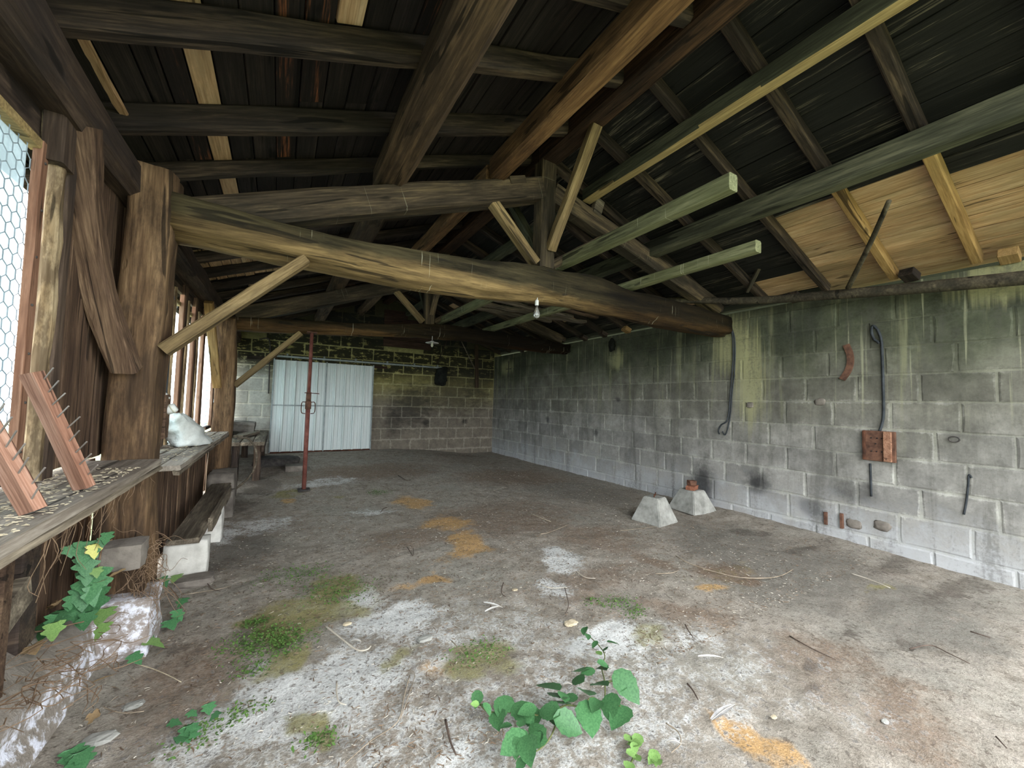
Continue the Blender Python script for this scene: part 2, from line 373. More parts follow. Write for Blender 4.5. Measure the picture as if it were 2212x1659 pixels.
def back_mat(name, mortar):
    s = NT(name); p = s.pos(); x, y, z = s.xyz(p)
    big = s.noise(p, 1.1, 3., .6); mid = s.noise(p, 6., 6., .7); fine = s.noise(p, 30., 5., .7); flake = s.noise(s.mapv(p, (1.4, 1, 3.2)), 4., 6., .7)
    if mortar: low, up = (148, 142, 128), (172, 166, 112)
    else: low, up = (122, 114, 102), (150, 142, 88)
    zz = s.math('ADD', z, s.math('MULTIPLY', s.math('SUBTRACT', big, .5), .7))
    c = s.mix(s.step(zz, .9, 1.9), lin(low), lin(up))
    if not mortar: c = s.mix(s.math('MULTIPLY', edge_mask(s, .42, CH-.02, fine, mid), .8), c, s.mix(s.step(zz, .9, 1.9), lin((150, 144, 130)), lin((170, 164, 116))))
    lf = s.math('SUBTRACT', 1., s.step(x, -.3, .1)); c = s.mix(s.math('MULTIPLY', lf, s.math('SUBTRACT', 1., s.step(zz, 1.6, 2.1))), c, lin((176, 176, 166) if not mortar else (206, 204, 188)))
    c = s.mix(.6, c, s.ramp(mid, [(.25, (.42, .42, .42, 1)), (.75, (1.35, 1.35, 1.35, 1))]), 'MULTIPLY')
    c = s.mix(.4, c, s.ramp(fine, [(.25, (.5, .5, .5, 1)), (.75, (1.4, 1.4, 1.4, 1))]), 'MULTIPLY')
    # soot baked on the upper courses, flaking off in patches; mortar keeps paler
    soot = s.math('MULTIPLY', s.step(zz, 1.55, 1.95), s.step(flake, .40, .47))
    c = s.mix(s.math('MULTIPLY', soot, .28 if mortar else .93), c, lin((26, 27, 25)))
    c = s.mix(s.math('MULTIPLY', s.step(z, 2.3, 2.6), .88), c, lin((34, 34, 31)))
    for cc, rr, k in (((2.6, 8.75, 1.15), (.6, 1, .6), .75), ((3.6, 8.75, 1.5), (.9, 1, .7), .6), ((2.2, 8.75, .75), (.25, 1, .4), .6), ((4.3, 8.75, 1.8), (.5, 1, .8), .6), ((3.9, 8.75, .78), (.1, 1, .09), .8), ((2.95, 8.75, .75), (.1, 1, .1), .7)):
        c = s.mix(s.math('MULTIPLY', s.blob(p, cc, rr, .8, flake, .9), k*(.6 if mortar else 1.)), c, lin((44, 43, 40)))
    s.bump(s.math('ADD', s.math('MULTIPLY', mid, .6), s.math('MULTIPLY', fine, .4)), .012, .7)
    return s.done(c, .95)
M_BLOCKB = back_mat('back_wall_block', False); M_MORTB = back_mat('back_wall_mortar', True)

# ---- floor: masks stored on the vertices, grain in the shader
def floor_mat():
    s = NT('dirt_floor'); p = s.pos()
    at_ = lambda n: s.new('ShaderNodeAttribute', attribute_name=n).outputs['Fac']
    big = s.noise(p, 1.2, 4., .6); mid = s.noise(p, 7., 6., .7); fine = s.noise(p, 34., 6., .72); grit = s.noise(p, 110., 4., .7)
    c = s.ramp(mid, [(.3, lin((120, 111, 99))), (.5, lin((150, 142, 130))), (.7, lin((174, 167, 156)))])
    c = s.mix(s.math('MULTIPLY', s.step(big, .45, .65), .5), c, lin((150, 148, 138)))
    def lay(mask, thr, w, col, k=1., nz=None):
        nonlocal c
        f = s.step(s.math('ADD', mask, s.math('MULTIPLY', s.math('SUBTRACT', nz if nz is not None else s.math('ADD', s.math('MULTIPLY', mid, .6), s.math('MULTIPLY', fine, .4)), .5), w*3.2)), thr-.3, thr+.3)
        c = s.mix(s.math('MULTIPLY', f, k), c, lin(col))
    lay(at_('grey'), .5, .7, (112, 109, 101), .8)
    lay(at_('brown'), .5, .9, (118, 98, 80), .8)
    lay(at_('ochre'), .5, .8, (186, 148, 96), .85)
    lay(at_('white'), .5, 1.5, (212, 213, 210), .85, s.math('ADD', s.math('MULTIPLY', fine, .6), s.math('MULTIPLY', mid, .4)))
    lay(at_('moss'), .5, .9, (134, 128, 76), .8)
    lay(at_('dark'), .5, 1., (82, 74, 66), .62)
    # crumbs of dark litter and pale grains
    c = s.mix(s.math('MULTIPLY', s.step(fine, .55, .62), .68), c, lin((86, 75, 65)))
    c = s.mix(.65, c, s.ramp(grit, [(.3, (.55, .55, .55, 1)), (.7, (1.35, 1.35, 1.35, 1))]), 'MULTIPLY')
    s.bump(s.math('ADD', s.math('MULTIPLY', fine, .6), s.math('MULTIPLY', grit, .35)), .02, .8)
    return s.done(c, .97)
M_FLOOR = floor_mat()

def glass_mat(name, k):
    s = NT(name); v = s.objv(False)
    tr = s.new('ShaderNodeBsdfTransparent'); tr.inputs[0].default_value = (.5*k, .56*k, .58*k, 1)
    tl = s.new('ShaderNodeBsdfTranslucent'); tl.inputs[0].default_value = (.5*k, .56*k, .6*k, 1)
    gl = s.new('ShaderNodeBsdfGlossy'); gl.inputs['Roughness'].default_value = .25
    n = s.noise(v, 9., 4., .6)
    m = s.new('ShaderNodeMixShader'); s.put(m.inputs[0], s.math('ADD', .45, s.math('MULTIPLY', s.step(n, .4, .65), .25))); s.t.links.new(tr.outputs[0], m.inputs[1]); s.t.links.new(tl.outputs[0], m.inputs[2])
    m2 = s.new('ShaderNodeMixShader'); m2.inputs[0].default_value = .05; s.t.links.new(m.outputs[0], m2.inputs[1]); s.t.links.new(gl.outputs[0], m2.inputs[2])
    s.t.links.new(m2.outputs[0], s.out.inputs[0]); s.n.remove(s.b); return s.m
M_GLASS = glass_mat('obscured_glass', 1.); M_GLASSC = glass_mat('clear_obscured_glass', 1.7)
def bulb_mat():
    s = NT('bulb_glass'); s.b.inputs['Transmission Weight'].default_value = .85; s.b.inputs['Roughness'].default_value = .05; s.b.inputs['Specular IOR Level'].default_value = .5
    return s.done((.9, .93, .9, 1))
M_BULB = bulb_mat()
def sheet_mat():
    s = NT('painted_steel_sheet'); p = s.objv(False); n = s.noise(s.mapv(p, (9, 9, .7)), 1., 4.)
    s.b.inputs['Specular IOR Level'].default_value = .45
    return s.done(s.ramp(n, [(.3, lin((192, 202, 200))), (.7, lin((214, 222, 220)))]), .38)
M_SHEET = sheet_mat()
def sack_mat():
    s = NT('white_woven_sack'); v = s.objv(False); n = s.noise(v, 14., 4.)
    s.bump(s.noise(v, 30., 4.), .01, .6); return s.done(s.ramp(n, [(.3, lin((186, 192, 188))), (.7, lin((224, 228, 224)))]), .6)
M_SACK = sack_mat()

# ================================================================== SETTING
XR, YB = 4.68, 8.75
def vnoise(x, y, sc, seed, oct=4):
    out = np.zeros_like(x); amp = 1.; tot = 0.
    for o in range(oct):
        g = np.random.default_rng(seed+o*101).random((128, 128))
        u = x*sc*2**o+37.3; w = y*sc*2**o+51.7
        i = np.floor(u).astype(int); j = np.floor(w).astype(int); fu = u-i; fw = w-j
        fu = fu*fu*(3-2*fu); fw = fw*fw*(3-2*fw); i %= 128; j %= 128; i2 = (i+1) % 128; j2 = (j+1) % 128
        out += amp*((g[i, j]*(1-fu)+g[i2, j]*fu)*(1-fw)+(g[i, j2]*(1-fu)+g[i2, j2]*fu)*fw); tot += amp; amp *= .55
    return out/tot
gx = np.arange(-1.15, 4.80, .022); gy = np.arange(-.62, 8.90, .026)
X, Y = np.meshgrid(gx, gy, indexing='ij'); nx, ny = X.shape
Z = fz(X, Y)+.022*(vnoise(X, Y, 1.5, 3)-.5)+.018*(vnoise(X, Y, 7, 5)-.5)+.012*(vnoise(X, Y, 22, 6, 2)-.5)
Z += .06*sm(-.35, -.9, X)*sm(3.4, 2.2, Y)
idx = np.arange(nx*ny).reshape(nx, ny)
quads = np.stack([idx[:-1, :-1], idx[1:, :-1], idx[1:, 1:], idx[:-1, 1:]], -1).reshape(-1, 4)
fme = bpy.data.meshes.new('floor')
fme.vertices.add(nx*ny); fme.vertices.foreach_set('co', np.stack([X, Y, Z], -1).ravel())
fme.loops.add(len(quads)*4); fme.loops.foreach_set('vertex_index', quads.ravel())
fme.polygons.add(len(quads)); fme.polygons.foreach_set('loop_start', np.arange(len(quads))*4); fme.polygons.foreach_set('use_smooth', np.ones(len(quads), bool))
fme.update(); fme.validate()
def mask(spots, seed, base=0.):
    m = np.full(X.shape, base)
    wx = (vnoise(X, Y, 2.3, seed)-.5)*.55; wy = (vnoise(X, Y, 2.3, seed+7)-.5)*.55
    for (px, py, rx, ry, k) in spots:
        c = ground(px, py); d = np.sqrt(((X+wx-c.x)/rx)**2+((Y+wy-c.y)/ry)**2)
        m = np.maximum(m, k*(1-sm(.35, 1.25, d)))
    return m
masks = {
 'ochre': mask([(905, 1085, .30, .45, 1), (960, 1130, .28, .35, 1), (1010, 1175, .25, .3, 1), (940, 1240, .16, .14, .9), (1640, 1590, .12, .12, .95), (1545, 1285, .12, .12, .75), (640, 1078, .16, .2, .75), (985, 1190, .3, .2, .7), (860, 1260, .2, .1, .5), (960, 1435, .12, .1, .6)], 21),
 'white': mask([(700, 1600, 1.2, .5, .42), (1250, 1550, 1.2, .6, .4), (900, 1420, 1., .5, .42), (1500, 1480, .8, .5, .3), (760, 1300, .22, .2, .85), (830, 1350, .35, .22, .9), (640, 1520, .4, .22, .95), (760, 1480, .3, .2, .9), (560, 1480, .16, .2, .8), (1340, 1390, .3, .16, .95), (1420, 1410, .22, .1, .9), (1220, 1210, .22, .25, .8), (1220, 1270, .18, .2, .7), (960, 1580, .25, .12, .7), (1560, 1405, .2, .08, .7), (560, 1140, .5, .3, .65), (800, 1110, .3, .2, .5), (1010, 1630, .3, .1, .55), (1300, 1570, .12, .08, .6), (480, 1160, .2, .4, .6), (1560, 1590, .06, .04, .8), (700, 1040, .7, .25, .55), (640, 1310, .12, .1, .6)], 31),
 'moss': mask([(640, 1330, .32, .28, .85), (720, 1265, .25, .25, .75), (590, 1460, .12, .18, .9), (700, 1575, .09, .1, .95), (1040, 1440, .18, .16, .7), (1000, 1480, .14, .1, .7), (560, 1380, .2, .25, .8), (1400, 1360, .18, .12, .65), (700, 1640, .1, .08, .7), (830, 1440, .12, .08, .7), (1560, 1240, .5, .3, .3), (620, 1065, .3, .12, .7), (740, 1068, .14, .1, .6), (1880, 1270, .2, .08, .6)], 41),
 'grey': mask([(1700, 1230, 1.1, .8, .75), (2000, 1330, .9, .5, .75), (1550, 1170, .8, .6, .7), (1900, 1420, .6, .4, .5), (500, 1190, .5, .8, .7), (1250, 1060, .9, 1.2, .6)], 71),
 'brown': mask([(1560, 1235, .35, .2, .75), (1400, 1210, .3, .3, .75), (1100, 1120, 1.3, .9, .62), (900, 1160, .7, .5, .6), (1300, 1160, .7, .5, .6), (800, 1020, 1.6, .7, .65), (1100, 1030, 1.3, 1., .62), (1800, 1450, .4, .3, .55), (1700, 1420, .3, .2, .6), (400, 1450, .3, .5, .6), (1480, 1320, .3, .2, .6), (2000, 1560, .4, .2, .6), (1300, 1250, .5, .3, .55)], 51, .22),
 'dark': mask([(1620, 1145, .22, .14, .7), (1750, 1185, .45, .14, .7), (2080, 1275, .6, .13, .75), (1930, 1225, .45, .13, .7), (1840, 1370, .35, .06, .5), (1980, 1400, .4, .06, .5), (1765, 1460, .08, .06, .7), (560, 1050, .25, .5, .85), (500, 1100, .2, .5, .7), (600, 1000, .3, .8, .7), (430, 1190, .14, .25, .6), (1500, 1085, .25, .1, .6), (1380, 1060, .4, .2, .4), (330, 1420, .2, .2, .5), (1000, 985, .8, .4, .55), (450, 1230, .12, .16, .6)], 61, .05)}
for k, m in masks.items():
    a = fme.attributes.new(k, 'FLOAT', 'POINT'); a.data.foreach_set('value', m.ravel().astype(np.float32))
FLOOR = struct(obj('floor', fme, M_FLOOR))
FLOOR['label'] = 'bare earth floor with chalky, ochre and mossy patches'
# lawn outside the open front and beyond the windows
lw = mesh('lawn', [(-25, -25, -.12), (25, -25, -.12), (25, 25, -.12), (-25, 25, -.12)], [(0, 1, 2, 3)])
struct(obj('floor_lawn', lw, M_GRASS), 'green lawn outside the shed')

# ------------------------------------------------ block walls
def block_variants(L, hgt, dep, n, seed):
    R = random.Random(seed); out = []
    for i in range(n):
        # front face (local -Y) with worn edge, 9x? simple chamfered slab
        c = .012
        ring0 = [(-L/2, hgt/2), (0, hgt/2), (L/2, hgt/2), (L/2, 0), (L/2, -hgt/2), (0, -hgt/2), (-L/2, -hgt/2), (-L/2, 0)]
        ring0 = [(a+R.uniform(-.004, .004), b+R.uniform(-.003, .003)) for a, b in ring0]
        ring1 = [(a*(1-2*c/L)+R.uniform(-.004, .004), b*(1-2*c/hgt)+R.uniform(-.003, .003)) for a, b in ring0]
        vs = [(a, dep, b) for a, b in ring0]+[(a, .005, b) for a, b in ring0]+[(a, R.uniform(-.002, .002), b) for a, b in ring1]+[(0, R.uniform(-.003, .001), 0)]
        fs = []
        for j in range(8):
            q = (j+1) % 8
            fs += [(j, q, 8+q, 8+j), (8+j, 8+q, 16+q, 16+j), (16+j, 16+q, 24)]
        me = mesh('block', vs, fs)
        bm = bmesh.new(); bm.from_mesh(me); bmesh.ops.recalc_face_normals(bm, faces=bm.faces); bm.to_mesh(me); bm.free()
        out.append(me)
    return out
CH = .245; Z0 = .125-CH; BL = .42
# right wall
wr = struct(obj('wall_right', box_mesh(.2, YB+.9, 2.46, .002), M_MORTR, None, T(XR+.1+.006, (YB-.5)/2+.02, 1.18)))
wr['label'] = 'grey concrete block wall with green damp head and lime runs'
full = block_variants(BL-.014, CH-.013, .03, 6, 1)
for me in full: me.materials.append(M_BLOCKR)
RZ = Euler((0, 0, math.radians(-90))).to_matrix().to_4x4()   # local -Y faces -X
for k in range(10):
    zc = Z0+CH*(k+.5); yy = -.45+(0 if k % 2 else BL/2)+random.uniform(-.05, .05)
    while yy < YB-.1:
        L = BL*random.choice([1, 1, 1, 1, .98, 1.03])
        yc = yy+L/2
        if yc+L/2 > YB+.05: break
        M = T(XR+random.uniform(-.003, .002), yc, zc+random.uniform(-.003, .003)) @ RZ @ Matrix.Rotation(random.uniform(-.006, .006), 4, 'Y') @ Matrix.Diagonal((L/BL, 1, 1, 1))
        obj('block', random.choice(full), None, wr, M)
        yy += L
    if YB-yy > .08:
        M = T(XR, (yy+YB)/2, zc) @ RZ @ Matrix.Diagonal(((YB-yy)/BL, 1, 1, 1)); obj('block', random.choice(full), None, wr, M)
# back wall with gable
RX, RZT = 1.93, 3.60
def roof_under(x):            # underside of the common rafters
    return 2.43+.385*(x+.72) if x < RX else 3.45-.367*(x-RX)
bw = mesh('back', [(-.95, YB+.006, -.1), (XR+.2, YB+.006, -.1), (XR+.2, YB+.006, 2.56), (RX, YB+.006, 3.60), (-.95, YB+.006, 2.48),
                   (-.95, YB+.2, -.1), (XR+.2, YB+.2, -.1), (XR+.2, YB+.2, 2.56), (RX, YB+.2, 3.60), (-.95, YB+.2, 2.48)],
          [(0, 1, 2, 3, 4), (9, 8, 7, 6, 5), (0, 5, 6, 1), (1, 6, 7, 2), (2, 7, 8, 3), (3, 8, 9, 4), (4, 9, 5, 0)])
wb = struct(obj('wall_back', bw, M_MORTB)); wb['label'] = 'sooty block gable wall around the sheet metal door'
fullb = block_variants(.44-.02, CH-.02, .03, 6, 2)
for me in fullb: me.materials.append(M_BLOCKB)
for k in range(14):
    zc = Z0+CH*(k+.5); xx = -.93+(0 if k % 2 else .22)
    while xx < XR-.05:
        L = min(.44, XR-xx); xc = xx+L/2; xx += .44
        if L < .1: break
        if zc+CH/2 > min(roof_under(xc-L/2), roof_under(xc+L/2))+.14: continue
        if 1.9 < xc < 3.0 and zc > 2.35: continue      # plank hatch in the gable
        M = T(xc, YB+random.uniform(-.004, .003), zc+random.uniform(-.003, .003)) @ Matrix.Diagonal((L/.44, 1, 1, 1))
        obj('block', random.choice(fullb), None, wb, M)
# planks closing the gable hatch
for i in range(6):
    z = 2.42+i*.165; x1 = min(2.98, RX+(3.42-z-.16)/.367)
    if x1 < 2.1: break
    obj('gable_plank', box_mesh(x1-1.9, .03, .155, .004, .002), M_BROWNP, wb, T((x1+1.9)/2, YB-.012, z+.08))

# ------------------------------------------------ roof
SL, SR = math.atan(.385), math.atan(.367)
RH = .09
cv = [(-1.25, 2.43+.385*(-.53)+.16), (RX, 3.45+.17), (XR+.5, 3.45-.367*(XR+.5-RX)+.17)]
vs = []
for y in (-.45, YB+.25):
    for (x, z) in cv: vs += [(x, y, z), (x, y, z+.03)]
ceil = struct(obj('ceiling', mesh('roof_cover', vs, [(0, 2, 8, 6), (2, 4, 10, 8), (1, 7, 9, 3), (3, 9, 11, 5), (0, 1, 3, 2), (2, 3, 5, 4), (6, 8, 9, 7), (8, 10, 11, 9), (0, 6, 7, 1), (4, 5, 11, 10)]), M_BLACK))
ceil['label'] = 'dark boarded pitched roof on rafters and purlins'
RAFY = [-.28, .24, .75, 1.24, 1.74, 2.30, 2.84, 3.35, 3.86, 4.38, 4.9, 5.42, 5.93, 6.45, 6.96, 7.48, 8.0, 8.5]
PB = 3.33   # x of lower right purlin
for i, y in enumerate(RAFY):
    y += random.uniform(-.01, .01)
    c = RH/2
    y += .07; hh = .125 if y < 2.5 else RH; c = hh/2
    dl = Vector((1, 0, .385)).normalized(); nl = Vector((-.385, 0, 1)).normalized()
    sag = nl*(RH-hh)
    p0 = Vector((-1.15, y, 2.43+.385*(-1.15+.72)))+nl*c+sag; p1 = Vector((RX-.01, y, roof_under(RX-.01)))+nl*c+sag
    beam('rafter', p0, p1, random.uniform(.07, .085), hh, M_RAFT, ceil, seg=10, jit=.004, wob=.006, ch=.2, ymid=random.uniform(-.015, .015))
    y -= .10; c = RH/2
    nr = Vector((.367, 0, 1)).normalized()
    P = lambda x: Vector((x, y, 3.45-.367*(x-RX)))+nr*c
    if i in (2, 3):
        beam('rafter', P(RX+.01), P(PB+.02), .065, RH, M_RAFT, ceil, seg=5, jit=.003)
        beam('rafter', P(PB+.022), P(XR-.01), .065, RH, M_RAFTN, ceil, seg=5, jit=.002)['label'] = 'pale new rafter length below the lower purlin'
    else:
        beam('rafter', P(RX+.01), P(XR-.01), random.uniform(.055, .07), RH, M_RAFT, ceil, seg=8, jit=.003, ymid=random.uniform(-.012, .012))
# boards, laid lengthwise on the rafters
BMC = {}
def board(side, x0, x1, y0, y1, mat):
    k = .385 if side == 'L' else -.367; z_ = lambda x: (2.43+.385*(x+.72) if side == 'L' else 3.45-.367*(x-RX))
    n = Vector((-k, 0, 1)).normalized(); w = (x1-x0)*math.sqrt(1+k*k)-random.uniform(.004, .009)
    c = Vector(((x0+x1)/2, y0, z_((x0+x1)/2)))+n*(RH+.013+random.uniform(0, .006))
    key = (round(w, 2), round(y1-y0, 2), random.randrange(2), mat.name)
    if key not in BMC:
        BMC[key] = beam_mesh(y1-y0, w, .024, seg=2, jit=.0015); BMC[key].materials.append(mat)
    M = axisM(c, c+Vector((0, 1, 0)), n)
    o = obj('roof_board', BMC[key], None, ceil, M)
    if mat is M_BOARDN: o['label'] = 'pale new roof board'
    return o
edges = [-1.2, -1.09, -.98, -.87, -.76, -.63, -.53, -.455, -.372, -.278, -.17, -.055, .05, .165, .275]
while edges[-1] < RX-.1: edges.append(edges[-1]+.112)
edges[-1] = RX-.004
YS = [-.43, .75, 1.79, 2.86, 3.86, 4.9, 5.93, 6.96, YB]
for j in range(len(edges)-1):
    x0, x1 = edges[j], edges[j+1]; cuts = [-.43, 2.86 if j % 2 else 2.3, 5.93 if j % 3 else 5.42, YB]
    red = j in (7, 11, 12, 16)
    if abs(x0+.372) < .005: cuts = [-.43, 5.93, YB]
    if abs(x0-.165) < .005: cuts = [-.43, 1.77, 5.42, YB]
    if -.8 < x0 < .04 and abs(x0+.372) > .005: cuts = [-.43, 2.86, 4.4, 5.44, YB]
    for a, b in zip(cuts[:-1], cuts[1:]):
        mt = M_BOARDRED if red and a < 2 else M_BOARD
        if abs(x0+.372) < .005 and a < 5: mt = M_BOARDN
        if abs(x0-.165) < .005 and a < 1: mt = M_BOARDN
        if -.8 < x0 < .04 and a == 4.4: mt = M_BOARDN
        if .8 < x0 < .95 and a > 5: mt = M_BOARDN
        board('L', x0, x1, a, b, mt)
xs = [RX+.004+.1525*i for i in range(20)]
for j in range(19):
    x0, x1 = xs[j], xs[j+1]
    cuts = [-.43, .74, 1.73, 2.31, 3.86 if j % 2 else 4.37, 5.93 if j % 3 else 6.45, YB]
    for a, b in zip(cuts[:-1], cuts[1:]):
        new = (x0 > 3.5 and x0 < 4.75 and b <= 1.74 and (a > 0 or x0 > 3.75)) or (4.3 < x0 < 4.6 and b <= 2.32) or (a > 2.3 and (j, a) in ((16, 2.31), (12, 4.37), (9, 4.37), (14, 4.37), (6, 6.45), (4, 4.37)))
        if a > 2.3 and new:
            board('R', x0, x1, a, a+.6, M_BOARDR); board('R', x0, x1, a+.6, a+1.0, M_BOARDN); board('R', x0, x1, a+1.0, b, M_BOARDR); continue
        board('R', x0, x1, a, b, M_BOARDN if new else M_BOARDR)
# purlins and ridge
YT1, YT2 = 2.75, 5.80
def purlin(name, x, z, w, h, mat, y0, y1, **k):
    kw = dict(seg=8, jit=.004, wob=.004); kw.update(k)
    return beam(name, (x, y0, z), (x, y1, z), w, h, mat, ceil, **kw)
purlin('ridge_beam', 1.935, 3.43, .17, .15, M_RIDGE, -.4, YT1)
purlin('ridge_beam', 1.935, 3.43, .17, .15, M_RIDGE, YT1+.01, YB)
purlin('purlin', .60, 2.82, .20, .20, M_PURL, -.4, YT1+.1, ch=.22, wob=.01)
purlin('purlin', .62, 2.83, .18, .17, M_PURL, YT1+.12, YB, ch=.22)
purlin('purlin', 1.42, 3.12, .13, .17, M_PURLB, -.4, YT1-.04)
purlin('purlin', 1.40, 3.10, .12, .15, M_PURLB, YT1+.0, YT2)
purlin('purlin', 1.40, 3.10, .12, .15, M_PURL, YT2+.02, YB)
o = purlin('purlin', 2.41, 3.22, .10, .12, M_GREEND, -.4, YT1); o.data.materials.append(M_YELL); o['label'] = 'purlin with floor bounce painted pale yellow on its underside'
for q in o.data.polygons: q.material_index = 1 if q.normal.z < -.6 else 0  # downward faces take the yellow material: floor bounce painted into the colour
purlin('purlin', 2.41, 3.21, .10, .12, M_GREEND, YT1+.1, YB)
purlin('purlin', 3.27, 2.89, .12, .16, M_GREEND, -.4, YT2)
purlin('purlin', 3.27, 2.89, .12, .16, M_GREEND, YT2+.01, YB)
beam('lath', (-.655, 1.90, 2.49), (-.655, 2.36, 2.49), .03, .012, M_BOARDN, ceil)['label'] = 'pale lath beside the wall plate'
# wall plate timbers wedged on the block wall head
for y in (1.95, 1.1, .55, 3.1, 3.6, 4.3, 4.8, 5.3, 6.7, 7.4):
    box('rafter_wedge', (XR-.05, y+random.uniform(-.03, .03), 2.45), (.12, .1, .07), M_RAFT if y not in (.55, 3.6, 4.3) else M_RAFTN, ceil, rot=(0, .36, random.uniform(-.2, .2)))

# ------------------------------------------------ trusses
def profile_beam(top, bot, y, dep, name, mat, parent, seed):
    """crooked hewn beam running along X: outline stations (x,ztop,zbot), chamfered section"""
    R = random.Random(seed); xs_ = np.linspace(top[0][0], top[-1][0], 40)
    zt = np.interp(xs_, *zip(*top)); zb = np.interp(xs_, *zip(*bot))
    k = np.array([1, 2, 3, 2, 1])/9.; zt = np.convolve(np.pad(zt, 2, 'edge'), k, 'valid'); zb = np.convolve(np.pad(zb, 2, 'edge'), k, 'valid')
    x0 = xs_[0]; vs = []; fs = []
    from mathutils import noise
    for i, x in enumerate(xs_):
        h = zt[i]-zb[i]; cz = (zt[i]+zb[i])/2; ring = []
        for j in range(20):
            t = 2*math.pi*(j+.5)/20; c, s_ = math.cos(t), math.sin(t); p = 7.
            r = (abs(c)**p+abs(s_)**p)**(-1/p)
            yy = r*c*dep/2; zz = r*s_*h/2
            d = .016*noise.noise(Vector((x*2.2, c*1.5+seed*9, s_*1.5)))+.007*noise.noise(Vector((x*7, c*5+seed*5, s_*5)))-(.022 if (s_ < -.55 and c < -.3) else 0)
            ring.append((x-x0, yy+d*np.sign(yy), cz-2.2+zz+d*np.sign(zz)))
        vs += ring
    n = 20
    for i in range(len(xs_)-1):
        for j in range(n):
            q = (j+1) % n; fs.append((i*n+j, i*n+n+j, i*n+n+q, i*n+q))
    fs.append(tuple(range(n))); fs.append(tuple((len(xs_)-1)*n+j for j in range(n-1, -1, -1)))
    return obj(name, mesh('tie', vs, fs, True), mat, parent, T(x0, y, 2.2))
def truss(y, label, first):
    t = thing('roof_truss', label, 'truss', (1.93, y, 2.05), 'roof trusses')
    if first:
        top = [(-.585, 2.33), (-.29, 2.31), (.05, 2.29), (.37, 2.28), (.81, 2.32), (1.37, 2.36), (1.86, 2.43), (2.33, 2.45), (2.94, 2.41), (3.66, 2.40), (4.66, 2.37)]
        bot = [(-.585, 2.09), (-.38, 2.08), (.2, 2.07), (.82, 2.05), (1.2, 2.06), (1.6, 2.10), (2.07, 2.15), (2.63, 2.13), (3.3, 2.12), (4.07, 2.11), (4.66, 2.13)]
    else:
        top = [(-.66, 2.19), (0, 2.24), (.47, 2.27), (.9, 2.31), (1.2, 2.32), (1.6, 2.38), (2.11, 2.46), (2.93, 2.44), (3.8, 2.42), (4.66, 2.38)]
        bot = [(-.66, 2.04), (0, 2.07), (.48, 2.11), (1.1, 2.15), (1.61, 2.20), (2.5, 2.24), (3.1, 2.2), (3.9, 2.19), (4.66, 2.2)]
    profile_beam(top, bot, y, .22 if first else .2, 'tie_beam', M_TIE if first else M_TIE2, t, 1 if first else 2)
    beam('king_post', (1.93, y, 2.42), (1.93, y, 3.37), .15, .15, M_TRUSS, t, up=(0, 1, 0), seg=5, jit=.004)
    beam('principal_rafter', (-.5, y, 2.22), (1.86, y, 3.11), .16, .19, M_TRUSS, t, seg=7, jit=.006, wob=.006)
    beam('principal_rafter', (1.99, y, 3.12), (4.5, y, 2.47), .14, .17, M_TRUSS, t, seg=7, jit=.006)
    beam('strut', (1.83, y-.02, 2.45), (1.40, y-.02, 2.86), .08, .085, M_BRACE, t, up=(0, 1, 0), seg=4, jit=.004)
    beam('strut', (2.02, y+.02, 2.48), (2.62, y+.02, 2.86), .08, .085, M_TRUSS, t, up=(0, 1, 0), seg=4, jit=.004)
    beam('ridge_brace', (1.95, y-.07, 2.58), (1.95, y-.62, 3.36), .065, .085, M_BRACE if first else M_TRUSS, t, up=(1, 0, 0), seg=5, jit=.004)
    beam('ridge_brace', (1.93, y+.08, 2.6), (1.93, y+.66, 3.36), .07, .08, M_GREEND, t, up=(1, 0, 0), seg=5, jit=.004)
    if first:
        beam('knee_brace', (-.53, y-.07, 1.475), (.10, y-.05, 2.10), .06, .105, M_BRACE, t, up=(0, 1, 0), seg=5, jit=.002)
    else:
        beam('knee_brace', (-.47, y-.05, 1.37), (.2, y-.03, 2.09), .07, .095, M_BRACE, t, up=(0, 1, 0), seg=5, jit=.003)
    # purlin cleats nailed on the rafters
    box('cleat', (1.6, y-.06, 3.09), (.16, .05, .06), M_TRUSS, t, rot=(0, -.36, 0)); box('cleat', (2.5, y-.05, 3.12), (.1, .06, .16), M_GREYW, t, rot=(0, .3, 0))
    return t
truss(YT1, 'nearer king-post roof truss with crooked pale oak tie beam over the hanging bulb', True)
truss(YT2, 'farther king-post roof truss with dark bowed tie beam on the red prop', False)

